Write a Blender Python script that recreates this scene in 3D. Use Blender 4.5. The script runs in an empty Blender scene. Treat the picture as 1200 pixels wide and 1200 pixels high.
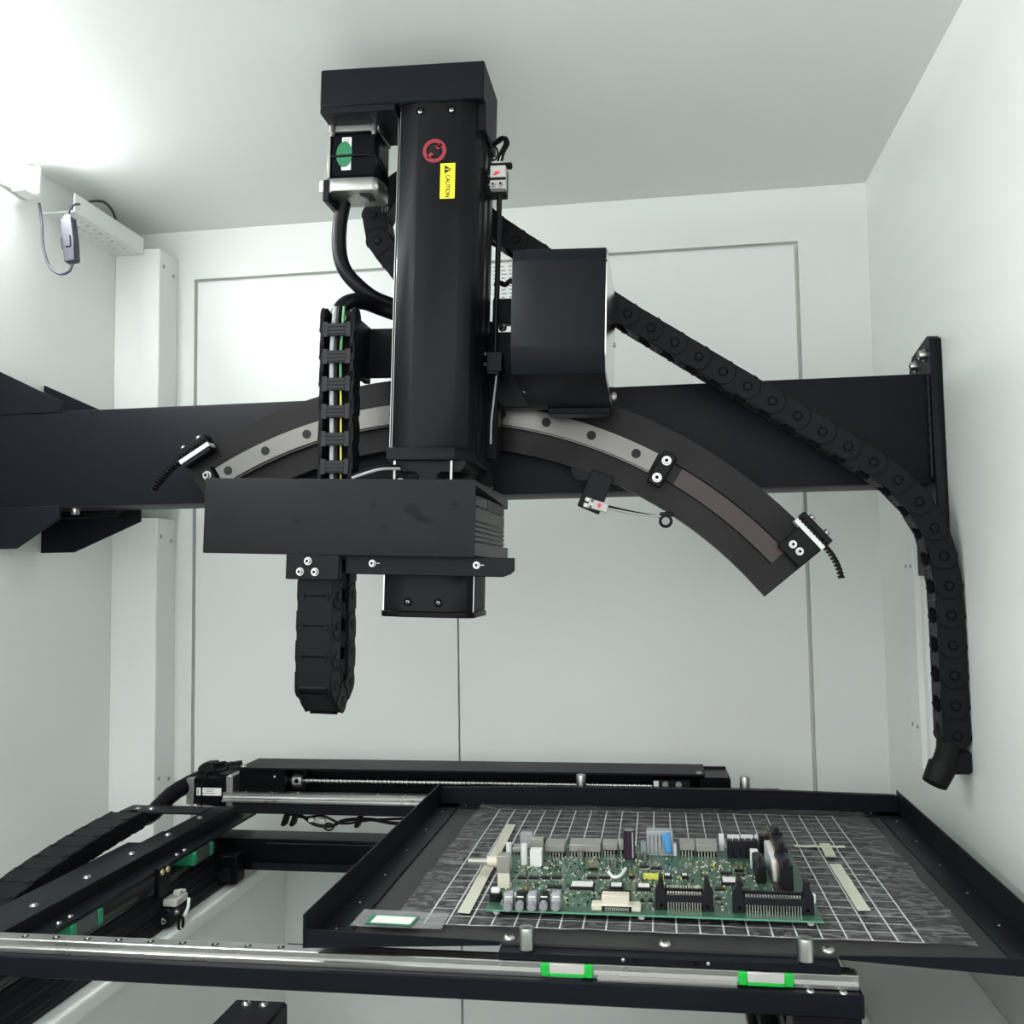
import bpy, bmesh, math, random
from mathutils import Vector, Matrix
random.seed(7)
sc = bpy.context.scene
COL = sc.collection
R = math.radians

# ------------------------------------------------------------------ camera
F_PX = 1125.86
CAM = Vector((0.0, 0.0, 1.25))
MC = Matrix(((0.98892577, 0.1476635, -0.01487686),
             (-0.02480173, 0.06560079, -0.99753767),
             (-0.14632397, 0.98685968, 0.06853662)))      # world -> (right, down, forward)
cam_d = bpy.data.cameras.new('camera')
cam = bpy.data.objects.new('camera', cam_d)
COL.objects.link(cam)
rx, dn, fw = MC[0], MC[1], MC[2]
rot = Matrix(((rx[0], -dn[0], -fw[0]), (rx[1], -dn[1], -fw[1]), (rx[2], -dn[2], -fw[2])))
cam.matrix_world = Matrix.Translation(CAM) @ rot.to_4x4()
cam_d.sensor_width = 36.0
cam_d.sensor_fit = 'HORIZONTAL'
cam_d.lens = 36.0 * F_PX / 1200.0
cam_d.clip_start = 0.01
sc.camera = cam

# ------------------------------------------------------------------ world and exposure
LAMP_E = 45.0
WORLD_E = 2.3
w = bpy.data.worlds.new('room_light')
sc.world = w
w.use_nodes = True
w.node_tree.nodes['Background'].inputs[0].default_value = (0.97, 0.99, 1.0, 1)
w.node_tree.nodes['Background'].inputs[1].default_value = WORLD_E
sc.view_settings.view_transform = 'Standard'
sc.view_settings.look = 'None'
sc.view_settings.gamma = 1.0
sc.view_settings.use_curve_mapping = False
sc.view_settings.exposure = 0.38


def at(px, py, X=None, Y=None, Z=None):
    """point of the place seen at photograph pixel (px, py) on a known plane"""
    d = MC.transposed() @ Vector(((px - 600) / F_PX, (py - 600) / F_PX, 1.0))
    if X is not None:
        t = (X - CAM.x) / d.x
    elif Y is not None:
        t = (Y - CAM.y) / d.y
    else:
        t = (Z - CAM.z) / d.z
    return CAM + d * t


# ------------------------------------------------------------------ materials
MATS = {}


def mat(name, col, rough=0.5, metal=0.0, spec=0.5, noise=0.0, nscale=20.0, bump=0.0, bscale=200.0,
        rvar=0.0, emit=0.0, alpha=1.0, trans=0.0, coat=0.0):
    m = bpy.data.materials.new(name)
    m.use_nodes = True
    nt = m.node_tree
    b = nt.nodes['Principled BSDF']
    b.inputs['Base Color'].default_value = (*col, 1)
    b.inputs['Roughness'].default_value = rough
    b.inputs['Metallic'].default_value = metal
    b.inputs['Specular IOR Level'].default_value = spec
    b.inputs['Alpha'].default_value = alpha
    b.inputs['Transmission Weight'].default_value = trans
    b.inputs['Coat Weight'].default_value = coat
    tc = nt.nodes.new('ShaderNodeTexCoord')
    if noise:
        n = nt.nodes.new('ShaderNodeTexNoise')
        n.inputs['Scale'].default_value = nscale
        n.inputs['Detail'].default_value = 4
        nt.links.new(tc.outputs['Object'], n.inputs['Vector'])
        mx = nt.nodes.new('ShaderNodeMix')
        mx.data_type = 'RGBA'
        mx.inputs['A'].default_value = (*[c * (1 - noise) for c in col], 1)
        mx.inputs['B'].default_value = (*[min(1, c * (1 + noise)) for c in col], 1)
        nt.links.new(n.outputs['Fac'], mx.inputs['Factor'])
        nt.links.new(mx.outputs['Result'], b.inputs['Base Color'])
    if rvar:
        n = nt.nodes.new('ShaderNodeTexNoise')
        n.inputs['Scale'].default_value = nscale
        n.inputs['Detail'].default_value = 3
        nt.links.new(tc.outputs['Object'], n.inputs['Vector'])
        mr = nt.nodes.new('ShaderNodeMapRange')
        mr.inputs['From Min'].default_value = 0.35
        mr.inputs['From Max'].default_value = 0.65
        mr.inputs['To Min'].default_value = max(0.02, rough - rvar)
        mr.inputs['To Max'].default_value = rough + rvar
        nt.links.new(n.outputs['Fac'], mr.inputs['Value'])
        nt.links.new(mr.outputs['Result'], b.inputs['Roughness'])
    if bump:
        n = nt.nodes.new('ShaderNodeTexNoise')
        n.inputs['Scale'].default_value = bscale
        n.inputs['Detail'].default_value = 2
        nt.links.new(tc.outputs['Object'], n.inputs['Vector'])
        bp = nt.nodes.new('ShaderNodeBump')
        bp.inputs['Strength'].default_value = bump
        bp.inputs['Distance'].default_value = 0.001
        nt.links.new(n.outputs['Fac'], bp.inputs['Height'])
        nt.links.new(bp.outputs['Normal'], b.inputs['Normal'])
    if emit:
        b.inputs['Emission Color'].default_value = (0.95, 0.98, 1.0, 1)
        b.inputs['Emission Strength'].default_value = emit
    MATS[name] = m
    return m


mat('white_paint', (0.76, 0.785, 0.75), 0.38, noise=0.015, nscale=3, bump=0.05, bscale=700)
mat('white_trim', (0.78, 0.80, 0.775), 0.4, noise=0.01, nscale=5, bump=0.04, bscale=700)
mat('black_powder', (0.0056, 0.0066, 0.0095), 0.44, spec=0.12, noise=0.1, nscale=8, bump=0.08, bscale=900, rvar=0.04)
mat('black_anodised', (0.0066, 0.0072, 0.0086), 0.40, spec=0.11, noise=0.15, nscale=14, rvar=0.05)
mat('arc_anodised_sheen', (0.0072, 0.0061, 0.0061), 0.36, spec=0.16, noise=0.25, nscale=16, rvar=0.08)  # brownish cast puts a warm reflection into the arc plate's colour
mat('head_cover', (0.0105, 0.0108, 0.0124), 0.46, spec=0.12, noise=0.12, nscale=18, rvar=0.05, bump=0.05, bscale=900)
mat('black_gloss', (0.0022, 0.0025, 0.0036), 0.32, spec=0.09)
mat('chain_plastic', (0.0060, 0.0068, 0.0084), 0.48, spec=0.10, noise=0.1, nscale=30, bump=0.05, bscale=1200)
mat('chain_bar', (0.016, 0.017, 0.019), 0.5, spec=0.2)
mat('sleeve', (0.003, 0.0035, 0.005), 0.38, spec=0.15, bump=0.35, bscale=400)
mat('rubber', (0.004, 0.004, 0.0045), 0.55, spec=0.15)
mat('cable_black', (0.004, 0.004, 0.005), 0.4, spec=0.15)
mat('cable_grey', (0.35, 0.36, 0.35), 0.5)
mat('wire_white', (0.75, 0.76, 0.74), 0.45)
mat('wire_green', (0.07, 0.28, 0.10), 0.45)
mat('wire_yellow', (0.72, 0.66, 0.08), 0.45)
mat('steel', (0.45, 0.45, 0.43), 0.28, metal=1.0, noise=0.1, nscale=60)
mat('slider_steel', (0.66, 0.63, 0.61), 0.4, metal=0.5)
mat('steel_rail', (0.46, 0.46, 0.445), 0.30, metal=1.0, noise=0.06, nscale=40, rvar=0.03)
mat('arc_steel', (0.135, 0.132, 0.124), 0.34, metal=1.0, noise=0.06, nscale=25)
mat('groove_brown', (0.040, 0.034, 0.034), 0.3, metal=1.0, noise=0.15, nscale=20)
mat('head_side_sheen', (0.045, 0.046, 0.045), 0.42, spec=0.3)  # lightened so the colour itself holds the reflection on the head's sides
mat('steel_dark', (0.09, 0.088, 0.085), 0.35, metal=1.0)
mat('aluminium', (0.35, 0.35, 0.33), 0.42, metal=1.0, noise=0.06, nscale=50)
mat('polished', (0.66, 0.67, 0.65), 0.12, metal=1.0)
mat('brass', (0.70, 0.62, 0.36), 0.3, metal=1.0)
mat('hole_black', (0.002, 0.002, 0.0025), 0.6, spec=0.05)
mat('green_slider', (0.005, 0.42, 0.045), 0.4)
mat('green_end', (0.01, 0.24, 0.10), 0.4)
mat('slider_body', (0.05, 0.06, 0.055), 0.4)
mat('yellow_label', (0.80, 0.72, 0.02), 0.4)
mat('red_print', (0.23, 0.013, 0.024), 0.45)
mat('black_print', (0.006, 0.006, 0.007), 0.45)
mat('white_label', (0.74, 0.74, 0.71), 0.5, noise=0.03, nscale=200)
mat('grey_print', (0.30, 0.30, 0.29), 0.5)
mat('green_seal', (0.014, 0.15, 0.065), 0.35, noise=0.35, nscale=350)
mat('sensor_grey', (0.52, 0.51, 0.48), 0.42)
mat('sensor_red', (0.75, 0.03, 0.06), 0.4)
mat('cord_blue', (0.022, 0.023, 0.040), 0.4)
mat('pcb', (0.030, 0.095, 0.055), 0.4, noise=0.45, nscale=110)
mat('pcb_edge', (0.10, 0.30, 0.20), 0.4)
mat('connector_metal', (0.40, 0.39, 0.35), 0.38, metal=0.6)
mat('beige', (0.62, 0.58, 0.47), 0.45)
mat('white_plastic', (0.74, 0.75, 0.74), 0.4)
mat('clear_plastic', (0.50, 0.52, 0.54), 0.25, alpha=0.6)
mat('bag_film', (0.45, 0.46, 0.46), 0.2, alpha=0.28)
mat('ic_black', (0.007, 0.007, 0.008), 0.4, spec=0.2)
mat('header_black', (0.010, 0.010, 0.014), 0.42, spec=0.2)
mat('pin_tin', (0.72, 0.70, 0.62), 0.25, metal=1.0)
mat('pin_gold', (0.83, 0.62, 0.30), 0.25, metal=1.0)
mat('button_grey', (0.27, 0.27, 0.29), 0.45)
mat('cap_purple', (0.030, 0.012, 0.030), 0.3)
mat('blue_part', (0.08, 0.30, 0.62), 0.35)
mat('yellow_part', (0.62, 0.60, 0.10), 0.45)
mat('tape', (0.58, 0.57, 0.46), 0.6, noise=0.06, nscale=60)
mat('tray_floor', (0.031, 0.032, 0.031), 0.5, spec=0.2, noise=0.1, nscale=10, bump=0.05, bscale=900)
mat('paper', (0.80, 0.81, 0.79), 0.6)
mat('lamp_diffuser', (0.9, 0.9, 0.9), 0.5, emit=LAMP_E)
mat('lens_glass', (0.30, 0.32, 0.30), 0.15)


def smudge(m, spots, col):
    """greasy marks with a shape of their own (x, z, half width, half height) on a front panel"""
    nt = m.node_tree
    b = nt.nodes['Principled BSDF']
    tc = nt.nodes.new('ShaderNodeTexCoord')
    n = nt.nodes.new('ShaderNodeTexNoise')
    n.inputs['Scale'].default_value = 90
    nt.links.new(tc.outputs['Object'], n.inputs['Vector'])
    ad = nt.nodes.new('ShaderNodeVectorMath')
    ad.operation = 'MULTIPLY_ADD'
    ad.inputs[1].default_value = (.010, .010, .010)
    nt.links.new(n.outputs['Color'], ad.inputs[0])
    nt.links.new(tc.outputs['Object'], ad.inputs[2])
    acc = None
    for x, z, a, c in spots:
        mp = nt.nodes.new('ShaderNodeMapping')
        mp.vector_type = 'TEXTURE'
        mp.inputs['Location'].default_value = (x + .005, 0, z + .005)
        mp.inputs['Scale'].default_value = (a, 1e4, c)
        nt.links.new(ad.outputs[0], mp.inputs[0])
        ln = nt.nodes.new('ShaderNodeVectorMath')
        ln.operation = 'LENGTH'
        nt.links.new(mp.outputs[0], ln.inputs[0])
        mr = nt.nodes.new('ShaderNodeMapRange')
        mr.inputs['From Min'].default_value = 0.75
        mr.inputs['From Max'].default_value = 1.15
        mr.inputs['To Min'].default_value = 1
        mr.inputs['To Max'].default_value = 0
        nt.links.new(ln.outputs['Value'], mr.inputs['Value'])
        if acc is None:
            acc = mr.outputs[0]
        else:
            mm = nt.nodes.new('ShaderNodeMath')
            mm.operation = 'MAXIMUM'
            nt.links.new(acc, mm.inputs[0])
            nt.links.new(mr.outputs[0], mm.inputs[1])
            acc = mm.outputs[0]
    old = b.inputs['Base Color'].links[0].from_socket
    mx = nt.nodes.new('ShaderNodeMix')
    mx.data_type = 'RGBA'
    nt.links.new(acc, mx.inputs['Factor'])
    nt.links.new(old, mx.inputs['A'])
    mx.inputs['B'].default_value = (*col, 1)
    nt.links.new(mx.outputs['Result'], b.inputs['Base Color'])
    old = b.inputs['Roughness'].links[0].from_socket
    mx = nt.nodes.new('ShaderNodeMix')
    mx.inputs[0].default_value = 0
    nt.links.new(acc, mx.inputs[0])
    nt.links.new(old, mx.inputs[2])
    mx.inputs[3].default_value = 0.6
    nt.links.new(mx.outputs[0], b.inputs['Roughness'])


mat('head_front', (0.0105, 0.0108, 0.0124), 0.46, spec=0.12, noise=0.12, nscale=18, rvar=0.05)
# panel coordinates relative to the head base (-.30, 1.04, 1.21)
smudge(MATS['head_front'], [(.0565, .112, .0065, .0055), (.0635, .1045, .005, .0055), (.0715, .1005, .009, .004), (.016, .1135, .0035, .004), (-.0625, .0985, .004, .003), (.1005, .117, .004, .003), (.0285, .0945, .002, .003)], (0.0068, 0.007, 0.0082))


def film_material():
    m = bpy.data.materials.new('grid_film')
    m.use_nodes = True
    nt = m.node_tree
    b = nt.nodes['Principled BSDF']
    out = nt.nodes['Material Output']
    tc = nt.nodes.new('ShaderNodeTexCoord')
    sx = nt.nodes.new('ShaderNodeSeparateXYZ')
    nt.links.new(tc.outputs['Object'], sx.inputs[0])

    def math_(op, a, bb=None, c=None):
        n = nt.nodes.new('ShaderNodeMath')
        n.operation = op
        for i, v in enumerate((a, bb, c)):
            if v is None:
                continue
            if isinstance(v, (int, float)):
                n.inputs[i].default_value = v
            else:
                nt.links.new(v, n.inputs[i])
        return n.outputs[0]

    def line(coord, lo, hi, step, half):
        u = math_('DIVIDE', math_('SUBTRACT', coord, lo), step)
        fr = math_('ABSOLUTE', math_('SUBTRACT', math_('FRACT', math_('ADD', u, 0.5)), 0.5))
        return math_('LESS_THAN', math_('MULTIPLY', fr, step), half)

    def inside(coord, lo, hi):
        return math_('MULTIPLY', math_('GREATER_THAN', coord, lo - 0.0008), math_('LESS_THAN', coord, hi + 0.0008))
    X0, X1, Y0, Y1 = -0.21, 0.21, -0.21, 0.21
    lx = line(sx.outputs[0], X0, X1, 0.02, 0.0007)
    ly = line(sx.outputs[1], Y0, Y1, 0.02, 0.0005)
    grid = math_('MAXIMUM', lx, ly)
    grid = math_('MULTIPLY', grid, math_('MULTIPLY', inside(sx.outputs[0], X0, X1), inside(sx.outputs[1], Y0, Y1)))
    # crumples
    mp = nt.nodes.new('ShaderNodeMapping')
    mp.inputs['Scale'].default_value = (1.0, 2.1, 1.0)
    nt.links.new(tc.outputs['Object'], mp.inputs[0])
    n1 = nt.nodes.new('ShaderNodeTexNoise')
    n1.inputs['Scale'].default_value = 42
    n1.inputs['Detail'].default_value = 6
    n1.inputs['Distortion'].default_value = 2.2
    nt.links.new(mp.outputs[0], n1.inputs['Vector'])
    bp = nt.nodes.new('ShaderNodeBump')
    bp.inputs['Strength'].default_value = 0.9
    bp.inputs['Distance'].default_value = 0.004
    nt.links.new(n1.outputs['Fac'], bp.inputs['Height'])
    nt.links.new(bp.outputs['Normal'], b.inputs['Normal'])
    haze = nt.nodes.new('ShaderNodeMapRange')
    haze.inputs['From Min'].default_value = 0.44
    haze.inputs['From Max'].default_value = 0.72
    haze.inputs['To Min'].default_value = 0.12
    haze.inputs['To Max'].default_value = 0.85
    nt.links.new(n1.outputs['Fac'], haze.inputs['Value'])
    al = math_('MAXIMUM', haze.outputs[0], math_('MULTIPLY', grid, 0.9))
    nt.links.new(al, b.inputs['Alpha'])
    mx = nt.nodes.new('ShaderNodeMix')
    mx.data_type = 'RGBA'
    mx.inputs['A'].default_value = (0.26, 0.265, 0.27, 1)
    mx.inputs['B'].default_value = (0.78, 0.79, 0.78, 1)
    nt.links.new(grid, mx.inputs['Factor'])
    nt.links.new(mx.outputs['Result'], b.inputs['Base Color'])
    b.inputs['Roughness'].default_value = 0.22
    MATS['grid_film'] = m


film_material()

# ------------------------------------------------------------------ mesh helpers
BASE = {}
TILT = R(2.0)
PIV = Vector((-0.237, 0.0, 1.36))
RT = Matrix.Rotation(TILT, 3, 'Y')


def tl(p):
    return PIV + RT @ (Vector(p) - PIV)


class MB:
    def __init__(s):
        s.v, s.f = [], []

    def add(s, verts, faces, M=None):
        o = len(s.v)
        s.v += [(M @ Vector(p)) if M is not None else Vector(p) for p in verts]
        s.f += [tuple(i + o for i in f) for f in faces]
        return s

    def addbm(s, bm, M=None):
        bm.verts.ensure_lookup_table()
        for i, v in enumerate(bm.verts):
            v.index = i
        s.add([v.co.copy() for v in bm.verts], [[v.index for v in f.verts] for f in bm.faces], M)
        bm.free()
        return s

    def box(s, x0, x1, y0, y1, z0, z1, bev=0.0, M=None, seg=1):
        bm = bmesh.new()
        bmesh.ops.create_cube(bm, size=1.0)
        for v in bm.verts:
            v.co = Vector((x0 + (v.co.x + .5) * (x1 - x0), y0 + (v.co.y + .5) * (y1 - y0), z0 + (v.co.z + .5) * (z1 - z0)))
        if bev:
            bmesh.ops.bevel(bm, geom=list(bm.edges), offset=bev, segments=seg, affect='EDGES', profile=0.6)
        return s.addbm(bm, M)

    def prism(s, poly, axis, a0, a1, bev=0.0, M=None):
        """poly in the two other axes (x,z for 'y'; y,z for 'x'; x,y for 'z')"""
        bm = bmesh.new()

        def P(u, v, a):
            return {'y': (u, a, v), 'x': (a, u, v), 'z': (u, v, a)}[axis]
        va = [bm.verts.new(P(u, v, a0)) for u, v in poly]
        vb = [bm.verts.new(P(u, v, a1)) for u, v in poly]
        n = len(poly)
        bm.faces.new(va)
        bm.faces.new(vb[::-1])
        for i in range(n):
            bm.faces.new((va[i], vb[i], vb[(i + 1) % n], va[(i + 1) % n]))
        bmesh.ops.recalc_face_normals(bm, faces=bm.faces)
        if bev:
            bmesh.ops.bevel(bm, geom=list(bm.edges), offset=bev, segments=1, affect='EDGES')
        return s.addbm(bm, M)

    def cyl(s, p0, p1, r, seg=16, r2=None, M=None):
        p0, p1 = Vector(p0), Vector(p1)
        d = (p1 - p0).normalized()
        a = d.orthogonal().normalized()
        b = d.cross(a)
        r2 = r if r2 is None else r2
        vs, fs = [], []
        for k in range(seg):
            t = 2 * math.pi * k / seg
            o = a * math.cos(t) + b * math.sin(t)
            vs += [p0 + o * r, p1 + o * r2]
        for k in range(seg):
            k2 = (k + 1) % seg
            fs.append((2 * k, 2 * k2, 2 * k2 + 1, 2 * k + 1))
        fs.append(tuple(2 * k for k in range(seg))[::-1])
        fs.append(tuple(2 * k + 1 for k in range(seg)))
        return s.add(vs, fs, M)

    def tube(s, pts, r, seg=10, ribs=0.0):
        pts = [Vector(p) for p in pts]
        n = len(pts)
        vs, fs = [], []
        prev = None
        for i, p in enumerate(pts):
            t = (pts[min(i + 1, n - 1)] - pts[max(i - 1, 0)]).normalized()
            if prev is None:
                a = t.orthogonal().normalized()
            else:
                a = (prev - t * prev.dot(t)).normalized()
            prev = a
            b = t.cross(a)
            rr = (r[i] if isinstance(r, (list, tuple)) else r) * (1 + (ribs if i % 2 else 0))
            for k in range(seg):
                q = 2 * math.pi * k / seg
                vs.append(p + (a * math.cos(q) + b * math.sin(q)) * rr)
        for i in range(n - 1):
            for k in range(seg):
                k2 = (k + 1) % seg
                fs.append((i * seg + k, i * seg + k2, (i + 1) * seg + k2, (i + 1) * seg + k))
        fs.append(tuple(range(seg))[::-1])
        fs.append(tuple((n - 1) * seg + k for k in range(seg)))
        return s.add(vs, fs)

    def mesh(s, name, m, off=Vector((0, 0, 0)), smooth=40):
        me = bpy.data.meshes.new(name)
        me.from_pydata([tuple(v - off) for v in s.v], [], s.f)
        bm = bmesh.new()
        bm.from_mesh(me)
        bmesh.ops.recalc_face_normals(bm, faces=bm.faces)
        bm.to_mesh(me)
        bm.free()
        me.materials.append(MATS[m])
        if smooth:
            me.shade_smooth()
            me.set_sharp_from_angle(angle=R(smooth))
        return me

    def build(s, name, m, parent=None, tilt=False, smooth=40):
        if parent is None:
            lo = Vector([min(v[i] for v in s.v) for i in range(3)])
            hi = Vector([max(v[i] for v in s.v) for i in range(3)])
            base = Vector(((lo.x + hi.x) / 2, (lo.y + hi.y) / 2, lo.z))
        else:
            base = BASE[parent.name]
        o = bpy.data.objects.new(name, s.mesh(name, m, base, smooth))
        COL.objects.link(o)
        BASE[o.name] = base
        if parent is None:
            if tilt:
                o.location = tl(base)
                o.rotation_euler = (0, TILT, 0)
            else:
                o.location = base
        else:
            o.parent = parent
        return o


def tag(o, label, cat, group=None):
    o['label'] = label
    o['category'] = cat
    if group:
        o['group'] = group
    return o


def thing(name, label, cat, base, tilt=False, group=None):
    o = bpy.data.objects.new(name, None)
    o.empty_display_size = 0.02
    COL.objects.link(o)
    b = Vector(base)
    BASE[o.name] = b
    if tilt:
        o.location = tl(b)
        o.rotation_euler = (0, TILT, 0)
    else:
        o.location = b
    return tag(o, label, cat, group)


def struct(o):
    o['kind'] = 'structure'
    return o


def inst(me, name, parent, M):
    """object sharing a mesh; M in frame coordinates"""
    o = bpy.data.objects.new(name, me)
    COL.objects.link(o)
    base = BASE[parent.name]
    o.parent = parent
    o.matrix_local = Matrix.Translation(-base) @ M
    BASE[o.name] = Vector((0, 0, 0))
    return o


def frame(p, n, up=None):
    n = Vector(n).normalized()
    a = n.orthogonal().normalized() if up is None else (Vector(up) - n * Vector(up).dot(n)).normalized()
    b = n.cross(a)
    M = Matrix((a, b, n)).transposed().to_4x4()
    M.translation = Vector(p)
    return M


_SCREW = {}


def screw_mesh(r, kind):
    k = (round(r, 5), kind)
    if k not in _SCREW:
        mb = MB()
        if kind == 'cap':          # socket head cap screw with washer and hex socket
            mb.cyl((0, 0, 0), (0, 0, r * .25), r * 1.35, 18)
            n = 12
            for z0, z1, r0, r1 in ((r * .25, r * 1.2, r, r), (r * 1.2, r * 1.2, r, r * .5), (r * 1.2, r * .7, r * .5, r * .5)):
                pass
            prof = [(r, r * .25), (r, r * 1.15), (r * .92, r * 1.25), (r * .52, r * 1.25), (r * .5, r * .6), (0.0001, r * .6)]
        elif kind == 'pan':        # button head
            prof = [(r * 1.0, 0), (r * .98, r * .18), (r * .75, r * .45), (r * .4, r * .58), (r * .38, r * .25), (0.0001, r * .25)]
        else:                      # rivet
            prof = [(r, 0), (r * .9, r * .3), (r * .5, r * .5), (0.0001, r * .55)]
        seg = 14
        vs = [(q * math.cos(2 * math.pi * j / seg), q * math.sin(2 * math.pi * j / seg), z) for q, z in prof for j in range(seg)]
        fs = []
        for i in range(len(prof) - 1):
            for j in range(seg):
                j2 = (j + 1) % seg
                fs.append((i * seg + j, i * seg + j2, (i + 1) * seg + j2, (i + 1) * seg + j))
        mb.add(vs, fs)
        me = mb.mesh('screw', 'steel')
        if kind != 'rivet':
            me.materials.append(MATS['hole_black'])
            q = r * (.52 if kind == 'cap' else .39)
            for p in me.polygons:
                if all(math.hypot(me.vertices[i].co.x, me.vertices[i].co.y) <= q for i in p.vertices) and p.center.z < r * (1.2 if kind == 'cap' else .5) and p.center.z > r * .1:
                    p.material_index = 1
        _SCREW[k] = me
    return _SCREW[k]


def screw(parent, p, n, r=0.004, kind='cap', name='screw'):
    return inst(screw_mesh(r, kind), name, parent, frame(p, n))


def text_mesh(txt, size, depth, m):
    cu = bpy.data.curves.new('lettering', 'FONT')
    cu.body = txt
    cu.size = size
    cu.extrude = depth
    cu.offset = size * .025
    cu.align_x = 'CENTER'
    cu.align_y = 'CENTER'
    ob = bpy.data.objects.new('lettering', cu)
    COL.objects.link(ob)
    dg = bpy.context.evaluated_depsgraph_get()
    me = bpy.data.meshes.new_from_object(ob.evaluated_get(dg))
    bpy.data.objects.remove(ob)
    bpy.data.curves.remove(cu)
    me.materials.clear()
    me.materials.append(MATS[m])
    return me


def smooth_path(pts, n=8):
    """Catmull-Rom through the points"""
    pts = [Vector(p) for p in pts]
    out = []
    ex = [pts[0] * 2 - pts[1]] + pts + [pts[-1] * 2 - pts[-2]]
    for i in range(1, len(ex) - 2):
        a, b, c, d = ex[i - 1], ex[i], ex[i + 1], ex[i + 2]
        for k in range(n):
            t = k / n
            out.append(0.5 * ((2 * b) + (c - a) * t + (2 * a - 5 * b + 4 * c - d) * t * t + (3 * b - a - 3 * c + d) * t ** 3))
    out.append(pts[-1])
    return out


# ================================================================== the setting
XL, XR, YB, ZT = -0.897, 0.344, 1.55, 1.866
YF, ZB = 0.10, 0.30


def build_setting():
    struct(MB().box(XL - .02, XL, YF, YB + .04, ZB, ZT).build('wall_left', 'white_paint'))
    struct(MB().box(XR, XR + .02, YF, YB + .04, ZB, ZT).build('wall_right', 'white_paint'))
    struct(MB().box(XL - .02, XR + .02, YF, YB + .04, ZT, ZT + .02).build('ceiling', 'white_paint'))
    struct(MB().box(XL - .02, XR + .02, YF, YB + .04, ZB - .02, ZB).build('floor', 'white_paint'))
    struct(MB().box(XL - .02, XR + .02, YF - .02, YF, ZB - .02, 1.0).build('added_front_blocker', 'white_paint'))  # unseen panel added to keep light off the space under the tray
    # back wall: frame round two hinged panels with a shadow gap
    g = MB()
    px0, px1, pzt = -0.785, 0.237, 1.779
    mid = -0.322
    g.box(XL, XR, YB + .012, YB + .04, ZB, ZT)
    g.box(XL, px0, YB, YB + .013, ZB, ZT)
    g.box(px1, XR, YB, YB + .013, ZB, ZT)
    g.box(px0, px1, YB, YB + .013, pzt, ZT)
    wb = struct(g.build('wall_back', 'white_paint'))
    gp = .005
    for a, b in ((px0 + gp, mid - .0012), (mid + .0012, px1 - gp)):
        MB().box(a, b, YB + .001, YB + .0115, ZB, pzt - gp, .0012).build('panel', 'white_trim', wb)
    # corner posts with screws, one above and one below the beam
    for nm, z0, z1, sc_z in (('trim_1', 1.40, 1.816, (1.788, 1.45)), ('trim_2', ZB, 1.358, (1.328, 0.93, .5))):
        o = struct(MB().box(XL, -.816, 1.487, YB, z0, z1, .0015).build(nm, 'white_trim'))
        for z in sc_z:
            for y in (1.500, 1.533):
                screw(o, (-.816, y, z - (y - 1.5) * .2), (1, 0, 0), .0035, 'pan')
    # white ledges that carry the lower rails
    o = MB()
    o.box(XL, -.588, .5, YB, .808, .826, .004, seg=3)
    o.box(XL, -.618, .5, YB, ZB, .81)
    struct(o.build('trim_3', 'white_paint'))
    o = MB()
    o.box(.205, XR, .5, YB, .775, .793, .004, seg=3)
    o.box(.23, XR, .5, YB, ZB, .777)
    struct(o.build('trim_4', 'white_paint'))


build_setting()


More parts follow.
